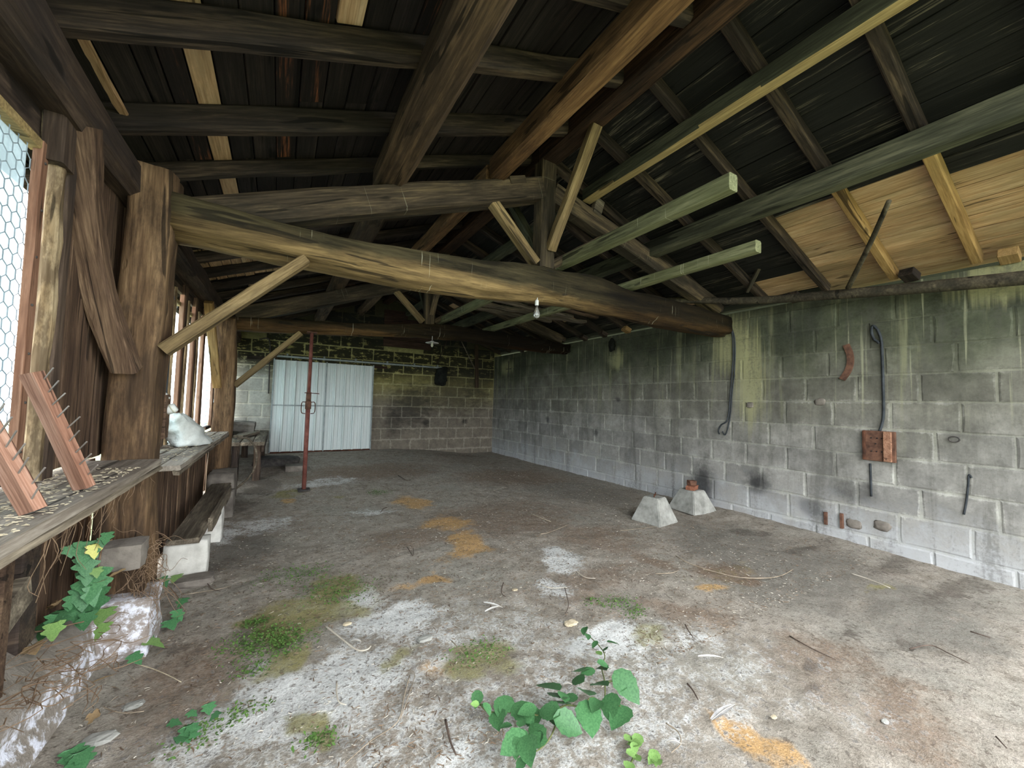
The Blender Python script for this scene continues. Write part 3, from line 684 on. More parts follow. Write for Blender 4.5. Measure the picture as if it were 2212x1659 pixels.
# ------------------------------------------------ left side: posts, plate, plank wall, windows
XW = -.76
wl = struct(obj('wall_left', beam_mesh(YB+.4, .2, .2, seg=24, jit=.006, wob=.01, ch=.16), M_PLATE, None, axisM((-.75, -.4, 2.33), (-.75, YB, 2.33))))
wl['label'] = 'rough plank side wall with windows under a timber wall plate'
def post(y, z0, z1, label, wt, wb_, dep, seed, lean=0., xc=-.6):
    R = random.Random(seed); t = thing('timber_post', label, 'post', (xc, y, z0), 'oak wall posts')
    vs = []; fs = []; n = 28; S = 26
    from mathutils import noise
    for i in range(S+1):
        u = i/S; z = u*(z1-z0); w = wb_+(wt-wb_)*u; ox = lean*u+.012*math.sin(u*5+seed)
        for j in range(n):
            a = 2*math.pi*(j+.5)/n; c, s_ = math.cos(a), math.sin(a); r = (abs(c)**9+abs(s_)**9)**(-1/9)
            d = .016*noise.noise(Vector((z*2.4, math.cos(a)*2, seed*7+math.sin(a)*2)))+.006*noise.noise(Vector((z*6, c*7, s_*7)))
            vs.append((z, ox+r*c*(w/2)+d*c, r*s_*dep/2+d*s_))
    for i in range(S):
        for j in range(n):
            q = (j+1) % n; fs.append((i*n+j, i*n+q, i*n+n+q, i*n+n+j))
    fs.append(tuple(range(n-1, -1, -1))); fs.append(tuple(S*n+j for j in range(n)))
    M = Matrix(((0, 1, 0, xc), (0, 0, 1, y), (1, 0, 0, z0), (0, 0, 0, 1)))
    obj('trunk', mesh('post', vs, fs, True), M_POST, t, M); return t
p1 = post(2.74, .02, 2.42, 'nearest broad oak post on chalky stone pad, brace nailed to it', .17, .205, .24, 3, .0, -.625)
beam('corner_brace', (-.64, 2.57, 1.36), (-.70, 2.10, 2.27), .095, .10, M_PLANK, p1, up=(1, 0, 0), seg=8, jit=.004, bow=-.05)
p2 = post(5.74, .06, 2.16, 'far oak post rising behind the white sack', .19, .2, .22, 5, 0., -.57)
beam('corner_brace', (-.62, 5.62, 1.35), (-.68, 5.1, 2.22), .08, .08, M_RAFTN, p2, up=(1, 0, 0), seg=5, jit=.003)
# upper planks, bay by bay
def plank(y0, y1, z0, z1, x=XW, mat=M_PLANK, th=.025, name='plank'):
    w = y1-y0
    return obj(name, beam_mesh(z1-z0, w, th, seg=6, jit=.0025, ch=.08, ymid=random.uniform(-.006, .006)), mat, wl, axisM((x+random.uniform(-.006, .006), (y0+y1)/2, z0), (x, (y0+y1)/2+random.uniform(-.004, .004), z1), (1, 0, 0)))
y = 2.16
for w in (.10, .115, .09, .12, .105, .1, .04):
    plank(y+.003, y+w-.003, .94, 2.24); y += w
# lower planks between shelf and ground
y = .2
while y < 2.85:
    w = random.uniform(.075, .125); plank(y+.003, y+w-.004, .12, .90, x=-.83); y += w
y = 2.9
while y < 5.6:
    w = random.uniform(.08, .13); plank(y+.003, y+w-.004, .06, .82, x=-.70); y += w
y = 5.9
while y < YB-.05:
    w = random.uniform(.1, .14); plank(y+.003, y+w-.004, .1, .8, x=-.72); y += w
# head boards over the windows
for (a, b, z0, z1) in ((-.4, 2.0, 2.1, 2.26), (2.88, 5.6, 2.12, 2.25), (5.9, 8.7, 1.97, 2.25)):
    obj('head_board', beam_mesh(b-a, .03, z1-z0, seg=10, jit=.003), M_PLATE, wl, axisM((XW-.02, a, (z0+z1)/2), (XW-.02, b, (z0+z1)/2)))
def hexnet(y0, y1, z0, z1, cell, r):
    """chicken wire in the Y-Z plane"""
    vs = []; fs = []; a = cell/math.sqrt(3); seen = set()
    def seg(p, q):
        k = tuple(sorted(((round(p[0], 3), round(p[1], 3)), (round(q[0], 3), round(q[1], 3)))))
        if k in seen: return
        if not (y0 <= p[0] <= y1 and z0 <= p[1] <= z1 and y0 <= q[0] <= y1 and z0 <= q[1] <= z1): return
        seen.add(k); d = Vector((0, q[0]-p[0], q[1]-p[1])).normalized(); e = Vector((1, 0, 0)).cross(d)*r; b0 = len(vs)
        for c in (p, q):
            v = Vector((0, c[0], c[1])); vs.extend([v+Vector((r, 0, 0)), v+e, v-Vector((r, 0, 0)), v-e])
        for j in range(4): fs.append((b0+j, b0+(j+1) % 4, b0+4+(j+1) % 4, b0+4+j))
    ni = int((y1-y0)/cell)+2; nj = int((z1-z0)/(1.5*a))+2
    for j in range(nj):
        for i in range(ni):
            cy_ = y0+(i+(j % 2)*.5)*cell; cz_ = z0+j*1.5*a
            pts = [(cy_+a*math.sin(math.pi/3*k), cz_+a*math.cos(math.pi/3*k)) for k in range(6)]
            for k in range(6): seg(pts[k], pts[(k+1) % 6])
    return mesh('net', vs, fs)
WN = [0]
def window(y0, y1, z0, z1, x, label, net=.05, jambs=True):
    WN[0] += 1
    w = struct(obj('window_%d' % WN[0], box_mesh(.05, y1-y0+.06, .04, .004), M_PLATE, None, T(x, (y0+y1)/2, z0-.02)), label)
    obj('pane', box_mesh(.004, y1-y0, z1-z0, 0), M_GLASS if jambs else M_GLASSC, w, T(x-.012, (y0+y1)/2, (z0+z1)/2))
    n = obj('wire_mesh', hexnet(y0-.02, y1+.035, z0, z1+.03, net, .0016), M_WIRE, w, T(x, 0, 0)); n['kind'] = 'stuff'
    obj('window_head', box_mesh(.04, y1-y0+.06, .035, .004), M_YELL, w, T(x+.004, (y0+y1)/2, z1+.016))
    if jambs:
        for yy in (y0-.02, y1+.024):
            j = obj('jamb', beam_mesh(z1-z0+.05, .045, .022, seg=6, jit=.002), M_BATTEN, w, axisM((x+.014, yy, z0-.02), (x+.014, yy, z1+.03), (1, 0, 0)))
            for k in range(7):
                obj('nail', NAILH, None, j, T(x+.026, yy+random.uniform(-.006, .006), z0+.06+k*(z1-z0-.1)/6))
    return w
NAILH = rock_mesh(.006, .008, .008, 3, .05, 1, .2); NAILH.materials.append(M_IRON)
window(.55, 1.955, .98, 2.08, XW-.005, 'large near window of wired obscured glass beside the plank wall')
window(-.35, .45, .98, 2.08, XW-.005, 'near window of wired obscured glass nearest the open front')
# uprights right of the near window: round bark batten and flat board
obj('round_batten', beam_mesh(1.30, .05, .045, seg=12, jit=.003, wob=.003, ch=.3), M_BARK, wl, axisM((XW+.025, 2.045, .93), (XW+.025, 2.045, 2.23), (1, 0, 0)))
obj('stud', beam_mesh(1.33, .055, .05, seg=6, jit=.003), M_PLATE, wl, axisM((XW+.02, 2.115, .92), (XW+.02, 2.115, 2.25), (1, 0, 0)))
obj('stud', beam_mesh(.30, .10, .06, seg=3, jit=.004), M_PLATE, wl, axisM((XW+.03, 2.03, 2.06), (XW+.03, 2.03, 2.3), (1, 0, 0)))
# second bay: narrow windows between battens
wy = [(2.98, 3.22), (3.50, 3.74), (4.03, 4.27), (4.55, 4.79), (5.08, 5.32)]
wlab = ['tall obscured window right behind the nearest post', 'second tall window beyond the nearest post', 'middle tall window above the white sack', 'tall window before the last narrow one', 'last tall window in front of the far post']
for (a, b), lb in zip(wy, wlab):
    w = window(a, b, .86, 2.0, XW-.02, lb, net=.06, jambs=False)
    beam('jamb', (XW+.01, b+.03, .85), (XW+.01, b+.03, 2.1), .05, .03, M_BATTEN, w, up=(1, 0, 0), seg=5, jit=.002)
    plank(b+.065, b+.145, .85, 2.2, x=XW+.005, mat=M_PLANK); plank(b+.15, b+.225, .85, 2.2, x=XW+.0, mat=M_PLANK)
    obj('round_batten', beam_mesh(1.25, .03, .03, seg=8, jit=.003, ch=.3), M_BARK, wl, axisM((XW+.01, a-.02, .85), (XW+.01, a-.02, 2.1), (1, 0, 0)))
# third bay: close boarding with light slits and one window
for k, lb in enumerate(('first narrow window just beyond the far post', 'second narrow window beyond the far post', 'third narrow window beyond the far post', 'fourth narrow window beyond the far post', 'last narrow window next to the back wall')):
    a = 6.0+k*.53; b = a+.28
    w = window(a, b, .86, 1.95, XW-.01, lb, net=.06, jambs=False)
    beam('jamb', (XW+.01, b+.03, .85), (XW+.01, b+.03, 2.0), .05, .03, M_BATTEN, w, up=(1, 0, 0), seg=5, jit=.002)
    plank(b+.06, b+.14, .82, 2.2); plank(b+.145, b+.235, .82, 2.2)
# shelf boards
def shelf(name, label, x0, x1, y0, y1, z, nb, seed, mat=M_SHELF):
    t = thing(name, label, 'shelf', (x0, y0, z), 'wall shelves'); R = random.Random(seed); w = (x1-x0)/nb
    for i in range(nb):
        a = y0+R.uniform(0, .02); b = y1-R.uniform(0, .03); xc = x0+w*(i+.5)
        obj('shelf_board', beam_mesh(b-a, w-.008, .032, seg=10, jit=.004, ch=.1, R=R), mat, t, axisM((xc, a, z-.016-R.uniform(0, .006)), (xc, b, z-.016)))
    obj('front_lip', beam_mesh(y1-y0, .03, .022, seg=16, jit=.005, R=R), M_GREYW, t, axisM((x1-.02, y0, z-.045), (x1-.02, y1, z-.045)))
    return t
shelf('plank_shelf', 'dusty plank shelf under the near window carrying two nailed battens', -.79, -.485, -.2, 2.60, .925, 2, 3)
shelf('plank_shelf', 'dusty plank shelf carrying the white sack between the posts', -.77, -.46, 2.88, 5.42, .845, 3, 4)
# shelf leg at far left
box('shelf_leg', (-.78, 2.17, .6), (.05, .13, .6), M_PLATE, wl, .006, .004)
box('shelf_leg', (-.74, 1.9, .55), (.06, .06, .66), M_PLANK, wl, .006, .004)

# ------------------------------------------------ nailed battens on the shelf
def nailed(a, b, label, flip, seed, n):
    R = random.Random(seed); t = thing('nailed_batten', label, 'batten', b, 'nailed battens leaning on the window')
    o = obj('batten', beam_mesh((Vector(a)-Vector(b)).length, .03, .05, seg=3, jit=.001, ch=.05), M_REDW, t, axisM(b, a, (.82, -.56, .1)))
    M = WM[o.name]; L = (Vector(a)-Vector(b)).length
    for i in range(n):
        s_ = L*(.1+.83*i/(n-1)); q = M @ Vector((s_, R.uniform(-.008, .008), .022)); d = (M.to_3x3() @ Vector((.55, R.uniform(-.1, .1), 1))).normalized()
        obj('nail', mesh('nail', *[list(x) for x in tube_data([Vector((0, 0, 0)), d*.062], .0022, 5)]), M_NAIL, o, T(q))
    return t
b1 = at(182, 1060, 'Z', .925); t1 = at(68, 805, 'X', b1.x-.12)
nailed(tuple(t1), tuple(b1+Vector((0, 0, .01))), 'reddish nail-studded batten leaning on the window jamb, farther of two', 1, 1, 9)
b2 = at(72, 1112, 'Z', .925); t2 = at(-60, 870, 'X', b2.x-.12)
nailed(tuple(t2), tuple(b2+Vector((0, 0, .01))), 'reddish nail-studded batten at the left picture edge, nearer of two', 1, 2, 8)

# ------------------------------------------------ sheet metal sliding door
dr = struct(thing('door_1', 'pale ribbed sheet metal sliding door in the back wall', 'door', (.78, YB-.05, .18)))
del dr['category']
def ribbed(x0, x1, z0, z1, y):
    prof = []; x = x0; pitch = .19
    while x < x1-1e-6:
        for dx, dy in ((0, 0), (.06, 0), (.066, -.006), (.072, 0), (.11, 0), (.116, -.006), (.122, 0), (.138, 0), (.150, -.045), (.172, -.045), (.186, 0)):
            if x+dx <= x1: prof.append((x+dx, y+dy))
        x += pitch
    prof.append((x1, y)); vs = []; fs = []
    xc = (x0+x1)/2
    for z in (z0, z1):
        vs += [(a-xc, b-y, z-z0) for a, b in prof]
        vs += [(a-xc, b-y+.0015, z-z0) for a, b in prof]
    n = len(prof)
    for i in range(n-1):
        fs.append((i, i+1, 2*n+i+1, 2*n+i)); fs.append((n+i+1, n+i, 3*n+i, 3*n+i+1))
    return mesh('sheet', vs, fs), T(xc, y, z0)
for (a, b) in ((-.10, .80), (.805, 1.70)):
    me, M = ribbed(a, b, .2, 1.96, YB-.045); obj('sheet_panel', me, M_SHEET, dr, M)
    obj('cross_bar', box_mesh(b-a, .018, .022, .003), M_GALV, dr, T((a+b)/2, YB-.083, 1.09))
for x in (-.112, .803, 1.712): obj('edge_post', box_mesh(.022, .03, 1.80, .003), M_GALV, dr, T(x, YB-.06, 1.08))
obj('bottom_bar', box_mesh(1.84, .035, .03, .003), M_RUSTD, dr, T(.8, YB-.055, .185))
rl = thing('door_rail', 'long galvanised track fixed above the sliding door', 'rail', (-.05, YB-.06, 2.02))
obj('track', box_mesh(3.35, .05, .035, .004), M_GALV, rl, T(1.6, YB-.06, 2.03))
for x in (.1, .75, 1.35, 2.0, 2.6, 3.15): obj('bracket', box_mesh(.03, .06, .08, .003), M_GALV, rl, T(x, YB-.03, 2.05))
box('lintel_slot', (1.85, YB-.01, 1.95), (.32, .03, .05), M_BROWNP, wb)
box('lintel_slot', (-.3, YB-.01, 1.97), (.5, .03, .07), M_RAFT, wb)

# ------------------------------------------------ red steel prop
pb = Vector((.33, 5.72, float(fz(.33, 5.72))))
pr = thing('steel_prop', 'rusty red telescopic steel prop holding up the far tie beam', 'prop', pb)
obj('base_plate', box_mesh(.14, .14, .02, .003), M_IRON, pr, T(pb+Vector((0, 0, .015))))
def cyl(name, r, z0, z1, mat, parent, c, seg=14):
    return obj(name, lathe_mesh([(r, 0), (r, z1-z0)], seg), mat, parent, T(Vector((c[0], c[1], z0))))
cyl('outer_tube', .026, pb.z+.025, 1.28, M_PROP, pr, pb); cyl('inner_tube', .021, 1.28, 2.10, M_PROP, pr, pb)
col_ = cyl('collar', .036, 1.10, 1.20, M_RUST, pr, pb); cyl('thread', .030, 1.2, 1.32, M_RUST, pr, pb)
obj('top_plate', box_mesh(.12, .12, .012, .002), M_RUST, pr, T(pb.x, pb.y, 2.105))
for s_ in (-1, 1): tube('handle', [(pb.x+s_*.03, pb.y-.02, 1.19), (pb.x+s_*.075, pb.y-.03, 1.18), (pb.x+s_*.075, pb.y-.03, 1.06), (pb.x+s_*.03, pb.y-.02, 1.04)], .006, M_RUSTD, col_)
tube('pin', [(pb.x-.05, pb.y-.03, 1.31), (pb.x+.1, pb.y-.03, 1.305), (pb.x+.12, pb.y-.03, 1.3)], .006, M_RUSTD, pr)

# ------------------------------------------------ concrete pyramid plinths
def plinth(c, s0, s1, h, rotz, label):
    t = thing('concrete_plinth', label, 'plinth', c, 'concrete pyramid plinths')
    a, b = s0/2, s1/2
    bm = bmesh.new(); vb = [bm.verts.new((x*a, y*a, 0)) for x, y in ((-1, -1), (1, -1), (1, 1), (-1, 1))]; vt = [bm.verts.new((x*b, y*b, h)) for x, y in ((-1, -1), (1, -1), (1, 1), (-1, 1))]
    bm.faces.new(vb[::-1]); bm.faces.new(vt)
    for i in range(4): bm.faces.new((vb[i], vb[(i+1) % 4], vt[(i+1) % 4], vt[i]))
    bmesh.ops.bevel(bm, geom=bm.edges[:], offset=.008, segments=2, affect='EDGES'); me = bpy.data.meshes.new('plinth'); bm.to_mesh(me); bm.free()
    obj('body', me, M_CONC, t, T(Vector(c)) @ Matrix.Rotation(rotz, 4, 'Z')); return t
c1 = Vector((3.60, 2.90, 0)); c2 = Vector((4.38, 2.98, .01))
q1 = plinth(c1, .36, .17, .265, .12, 'grey concrete pyramid plinth with two bolts, farther from the block wall')
for dx in (-.03, .05): tube('bolt', [c1+Vector((dx, dx*.6, .26)), c1+Vector((dx, dx*.6, .30))], .007, M_RUSTD, q1)
q2 = plinth(c2, .40, .20, .25, -.1, 'grey concrete pyramid plinth topped with rusty bricks against the block wall')
tag(obj('brick', rock_mesh(.16, .10, .05, 4, .1, 3, .85), M_BRICK, None, T(c2+Vector((-.03, -.02, .277))) @ Matrix.Rotation(.3, 4, 'Z')), 'broken red brick lying flat on the plinth by the wall', 'brick')
tag(obj('rusty_bracket', box_mesh(.09, .07, .06, .006, .006), M_RUST, None, T(c2+Vector((-.02, -.01, .331))) @ Matrix.Rotation(-.3, 4, 'Z')), 'small rusty iron lump on top of the red brick', 'scrap iron')

# ------------------------------------------------ loose beams resting on the ties
F1 = beam('loose_beam', (2.16, 1.22, 2.54), (2.16, YT2+.25, 2.53), .085, .10, M_GREENB, seg=8, jit=.002); tag(F1, 'long mossy squared beam lying on the ties, higher of two, with free end', 'beam', 'squared beams on the ties')
F2 = beam('loose_beam', (3.02, 1.52, 2.47), (3.02, YT2+.25, 2.49), .08, .09, M_GREENB, seg=8, jit=.002); tag(F2, 'long mossy squared beam lying on the ties, lower of two, toward the block wall', 'beam', 'squared beams on the ties')
box('timber_offcut', (2.99, 3.62, 2.575), (.09, .06, .12), M_GREEND, None, .004, .003, (.1, .2, .3)); tag(bpy.data.objects['timber_offcut'], 'short mossy timber offcut standing on the lower squared beam', 'offcut')
lg = [at(2260, 607, 'X', 4.42), at(2060, 612, 'X', 4.45), at(1800, 632, 'X', 4.5), at(1600, 643, 'X', 4.42)]
lo = lg[0]
g_ = tube('log_pole', [Vector((4.50, -.3, 2.16)), Vector((4.50, .8, 2.27)), Vector((4.46, 1.6, 2.36)), Vector((4.36, 2.3, 2.44)), at(1440, 648, 'X', 3.95)], .055, M_LOG, None, 10, .62); tag(g_, 'long round log pole lying along the head of the block wall', 'pole')
st = tube('thin_pole', [at(1832, 622, 'X', 4.40), at(1880, 525, 'X', 3.9), at(1920, 435, 'X', 3.46)], .022, M_LOG, None, 8, .7); tag(st, 'thin dark stick leaning from the log pole up to the new roof boards', 'stick')
tag(beam('short_stick', (4.30, 2.28, 2.52), (4.22, 2.12, 2.72), .035, .03, M_LOG, seg=3, jit=.003), 'short dark stick wedged between log pole and rafters', 'stick')
WB = [((1030, 640), (1235, 684), .09, 'long grey weathered board across the squared beams, nearest the bulb'), ((1020, 652), (1262, 696), .13, 'broad split weathered board in the middle of the pile on the beams'), ((1065, 632), (1290, 686), .06, 'narrow brown weathered board at the near edge of the pile'), ((1010, 664), (1190, 694), .08, 'short weathered board at the far edge of the pile on the beams')]
for i, (qa, qb, w, lb) in enumerate(WB):
    pa = at(*qa, 'Z', 2.62+i*.004); pb_ = at(*qb, 'Z', 2.575+i*.004)
    tag(beam('weathered_board', pa, pb_, w, .035, M_GREYW if i != 2 else M_PURL, seg=10, jit=.006, wob=.008, bow=random.uniform(-.02, .02)), lb, 'board', 'old boards stacked on the squared beams')

# ------------------------------------------------ bulbs
bl = Vector((1.86, 2.66, 2.10))
bl = at(1160, 640, 'Y', 2.70); sc = 1.
t = thing('light_bulb', 'clear glass light bulb hanging below the nearer tie beam', 'light bulb', bl)
tube('cord', [bl+Vector((0, 0, .03)), bl+Vector((.004, 0, -.01)), bl+Vector((0, 0, -.035))], .004, M_WHITE, t)
obj('socket', lathe_mesh([(.008, 0), (.015, -.006), (.016, -.045), (.013, -.05)], 14), M_WHITE, t, T(bl+Vector((0, 0, -.03))))
obj('cap', lathe_mesh([(.012, 0), (.012, -.022)], 14), M_IRON, t, T(bl+Vector((0, 0, -.08))))
obj('glass', lathe_mesh([(.012, 0), (.014, -.012), (.024, -.035), (.029, -.055), (.026, -.074), (.014, -.087), (.002, -.09)], 18), M_BULB, t, T(bl+Vector((0, 0, -.1))))
l2 = at(934, 728, 'Y', 5.74)
t = thing('enamel_lamp', 'small white enamel lamp disc hanging below the farther tie beam', 'lamp', l2)
tube('cord', [l2+Vector((0, 0, .06)), l2+Vector((0, 0, 0)), l2+Vector((0, 0, -.05))], .005, M_WHITE, t)
obj('shade', lathe_mesh([(.02, 0), (.03, -.012), (.10, -.03), (.102, -.034), (.02, -.02)], 20), M_WHITE, t, T(l2+Vector((0, 0, -.06))))
obj('socket', lathe_mesh([(.014, 0), (.02, -.05), (.01, -.07)], 12), M_CREAM, t, T(l2+Vector((0, 0, -.085))))

# ------------------------------------------------ things on the block wall
def onw(px, py, d=.0): 
    p = at(px, py, 'X', XR); return Vector((XR-d, p.y, p.z))
t = thing('hanging_cable', 'looped pair of grey cables hanging beside the tie beam end', 'cable', onw(1570, 937))
tube('strand', [onw(1572, 685, .05), onw(1583, 712, .03), onw(1586, 760, .02), onw(1584, 800, .02), onw(1580, 850, .02), onw(1574, 905, .02), onw(1560, 918, .02), onw(1554, 930, .02), onw(1556, 938, .02)], .0085, M_CABLE, t)
tube('strand', [onw(1574, 688, .045), onw(1588, 730, .015), onw(1588, 800, .015), onw(1583, 850, .015), onw(1578, 905, .015), onw(1569, 938, .015), onw(1562, 932, .018)], .0085, M_CABLE, t)
me_pts = [onw(1829, 745), onw(1837, 765), onw(1838, 785), onw(1832, 803), onw(1820, 820)]
pts = catmull(me_pts, 4); vs = []; fs = []
for i, p in enumerate(pts):
    dd = (pts[min(i+1, len(pts)-1)]-pts[max(i-1, 0)]).normalized(); sd = Vector((1, 0, 0)).cross(dd).normalized()
    for off, dx in ((-.026, .004), (.026, .004), (.026, .02), (-.026, .02)): vs.append(p+sd*off-Vector((dx, 0, 0))-pts[0])
for i in range(len(pts)-1):
    for j in range(4): fs.append((i*4+j, i*4+(j+1) % 4, i*4+4+(j+1) % 4, i*4+4+j))
fs += [(3, 2, 1, 0), tuple((len(pts)-1)*4+j for j in range(4))]
tag(obj('iron_strap', mesh('strap', vs, fs), M_RUST, None, T(pts[0])), 'curved rusty iron strap fixed on the block wall', 'iron strap')
tag(tube('rubber_hose', [onw(1900, 742, .012), onw(1897, 738, .014), onw(1889, 732, .014), onw(1884, 715, .014), onw(1888, 704, .014), onw(1898, 715, .014), onw(1905, 735, .014), onw(1907, 770, .014), onw(1909, 830, .014), onw(1910, 890, .014), onw(1907, 915, .016), onw(1902, 931, .02)], .011, M_CABLE), 'black hooked cable rising from the rusty fuse board', 'cable')
fb0, fb1 = onw(1866, 929), onw(1938, 1000); fc = (fb0+fb1)/2
t = thing('fuse_board', 'rust-brown wooden fuse board on the block wall', 'fuse board', (XR, fc.y, fb1.z))
H0 = fb0.z-fb1.z; W0 = abs(fb0.y-fb1.y)
bb_ = obj('back_board', box_mesh(.03, W0, H0, .004), M_RUST, t, T(XR-.018, fc.y, fc.z))
obj('side_strip', box_mesh(.05, .055, H0*.98, .004), M_BATTEN, t, T(XR-.03, fc.y-W0/2+.05, fc.z))
obj('edge_strip', box_mesh(.045, .02, H0*.98, .003), M_RUSTD, t, T(XR-.03, fc.y+W0/2-.012, fc.z))
for i, (dy, dz) in enumerate(((-.02, .07), (.01, .07), (.05, .07), (.02, .02), (-.02, -.05), (.015, -.05), (.05, -.05))):
    obj('screw_hole', lathe_mesh([(.006, 0), (.005, .006)], 8), M_BLACK, bb_, T(XR-.033, fc.y+dy, fc.z+dz) @ Matrix.Rotation(-math.pi/2, 4, 'Y'))
tag(tube('cable_stub', [onw(1881, 1001, .012), onw(1882, 1030, .012), onw(1883, 1072, .012)], .009, M_CABLE), 'short dark cable hanging below the rusty fuse board', 'cable')
tag(tube('wire_rod', [onw(2100, 1032, .015), onw(2094, 1026, .015), onw(2092, 1050, .012), onw(2088, 1085, .012), onw(2083, 1111, .012)], .007, M_CABLE), 'bent dark wire sticking down the wall near the right picture edge', 'wire')
for (a, b, lb) in (((1781, 1105), (1789, 1134), 'left of two rusty iron tabs at the foot of the block wall'), ((1814, 1108), (1825, 1142), 'right of two rusty iron tabs at the foot of the block wall')):
    p, q = onw(*a), onw(*b); c = (p+q)/2
    tag(box('iron_tab', (XR-.012, c.y, c.z), (.03, .026, p.z-q.z), M_RUST, None, .003, .002), lb, 'iron tab', 'iron tabs in the wall foot')
rg = onw(2062, 949, .02)
tag(tube('iron_ring', [rg+Vector((0, .03*math.cos(a), .022*math.sin(a))) for a in np.linspace(0, 2*math.pi, 9)], .005, M_IRON), 'small dark iron ring set in the block wall', 'ring')
for (px, py, r, lb) in ((1772, 868, .04, 'round grey mortar plug in the block wall below the curved strap'), (1620, 875, .035, 'round grey mortar plug beside the hanging cables'), (1905, 1136, .05, 'ragged grey mortar patch at the wall foot right of the iron tabs'), (1845, 1132, .05, 'grey mortar patch touching the right iron tab')):
    tag(obj('mortar_plug', rock_mesh(.02, r*2, r*1.5, px, .3, 4, .2), M_STONE, None, T(onw(px, py, .001))), lb, 'mortar plug', 'mortar plugs in the wall')
# stuff near the wall head: rag / nest hanging
nh = onw(1325, 745, .03)
tag(obj('hanging_nest', rock_mesh(.07, .10, .17, 9, .4, 4, .1), M_SOOTY, None, T(nh)), 'small dark nest-like clump hanging under the wall head', 'nest')
cr = onw(1100, 800, .02)
ct = thing('iron_cross', 'thin iron cross hook on the block wall near the back corner', 'hook', cr)
tube('stem', [cr+Vector((0, 0, .22)), cr, cr+Vector((0, 0, -.16))], .008, M_IRON, ct); tube('arm', [cr+Vector((0, -.12, .03)), cr+Vector((0, .12, .03))], .007, M_IRON, ct)
# back wall: black rag, hanging timber, wires
rgp = at(953, 814, 'Y', YB-.06)
tag(obj('black_rag', rock_mesh(.24, .09, .36, 12, .6, 5, .25), M_SOOTY, None, T(rgp)), 'sooty black rag hanging on the back wall', 'rag')
tp = at(1029, 745, 'Y', YB-.05); bp = at(1030, 838, 'Y', YB-.05)
tag(beam('hanging_batten', bp, tp, .09, .03, M_PURL, up=(0, 1, 0), seg=5, jit=.005), 'dark upright batten on the back wall near the corner', 'batten')
for (a, b, lb) in (((997, 738), (1026, 797), 'straight pale wire slanting to the batten in the back corner'), ((966, 733), (945, 785), 'thin dark pole leaning on the back wall above the rag')):
    p, q = at(*a, 'Y', YB-.12), at(*b, 'Y', YB-.06)
    tag(tube('thin_rod', [p, (p+q)/2, q], .012, M_GREYW if a[0] > 990 else M_RAFT), lb, 'rod')
tag(tube('door_conduit', [at(560, 733, 'Y', YB-.02), at(582, 735, 'Y', YB-.02), at(582, 790, 'Y', YB-.02), at(580, 850, 'Y', YB-.02)], .012, M_IRON), 'thin dark conduit bending down left of the metal door', 'conduit')

# ------------------------------------------------ electrics on the near post
pc = at(366, 642, 'Y', 2.86)
t = thing('socket_strip', 'cable and white switch box fixed on the near post edge', 'switch', pc)
px_ = Vector((-.462, 2.72, 0))
tube('cable', [(-.548, 2.84, 2.06), (-.545, 2.85, 1.7), (-.545, 2.85, 1.3), (-.55, 2.85, 1.1)], .010, M_CABLE, t)
sb_ = obj('switch_box', box_mesh(.03, .06, .12, .004), M_CREAM, t, T(at(366, 642, 'Y', 2.86)))
obj('toggle', box_mesh(.012, .014, .02, .002), M_IRON, sb_, T(at(366, 642, 'Y', 2.86)+Vector((.018, 0, 0))))
for (px, py, lb) in ((357, 858, 'upper round white ceramic socket on the near post'), (375, 884, 'lower round white ceramic socket on the near post')):
    p = at(px-7, py, 'Y', 2.85)
    s_ = thing('ceramic_socket', lb, 'socket', p, 'ceramic sockets on the post')
    Mx = T(p) @ Matrix.Rotation(math.radians(60), 4, 'Y')
    obj('body', lathe_mesh([(.024, -.02), (.026, 0), (.025, .022), (.02, .028)], 16), M_WHITE, s_, Mx); obj('rim', lathe_mesh([(.0285, .006), (.0285, .012)], 16), M_CREAM, s_, Mx)
box('post_pad', (-.54, 2.84, at(365, 900, 'Y', 2.84).z), (.03, .1, .24), M_PLANK, p1, .004, .003)

# ------------------------------------------------ white sack on the far shelf
sk = at(405, 950, 'Z', .85); sk = Vector((-.61, 4.08, .851))
def sack():
    from mathutils import noise
    vs = []; fs = []; n = 22; S = 16
    for i in range(S+1):
        u = i/S; z = .25*u; w = .21*(1-u)**.6+.03; d = .11*(1-u)**.6+.03; sh = -.04*u
        for j in range(n):
            a = 2*math.pi*j/n; k = 1+.25*noise.noise(Vector((math.cos(a)*2.5, math.sin(a)*2.5, u*5)))
            vs.append((math.cos(a)*d*k+sh, math.sin(a)*w*k-.30*u**1.3, z+.012*math.sin(a*5)*u))
    for i in range(S):
        for j in range(n):
            q = (j+1) % n; fs.append((i*n+j, i*n+q, i*n+n+q, i*n+n+j))
    fs += [tuple(range(n-1, -1, -1)), tuple(S*n+j for j in range(n))]
    return mesh('sack', vs, fs, True)
tag(obj('white_sack', sack(), M_SACK, None, T(sk)), 'crumpled white plastic sack slumped on the shelf by the windows', 'sack')

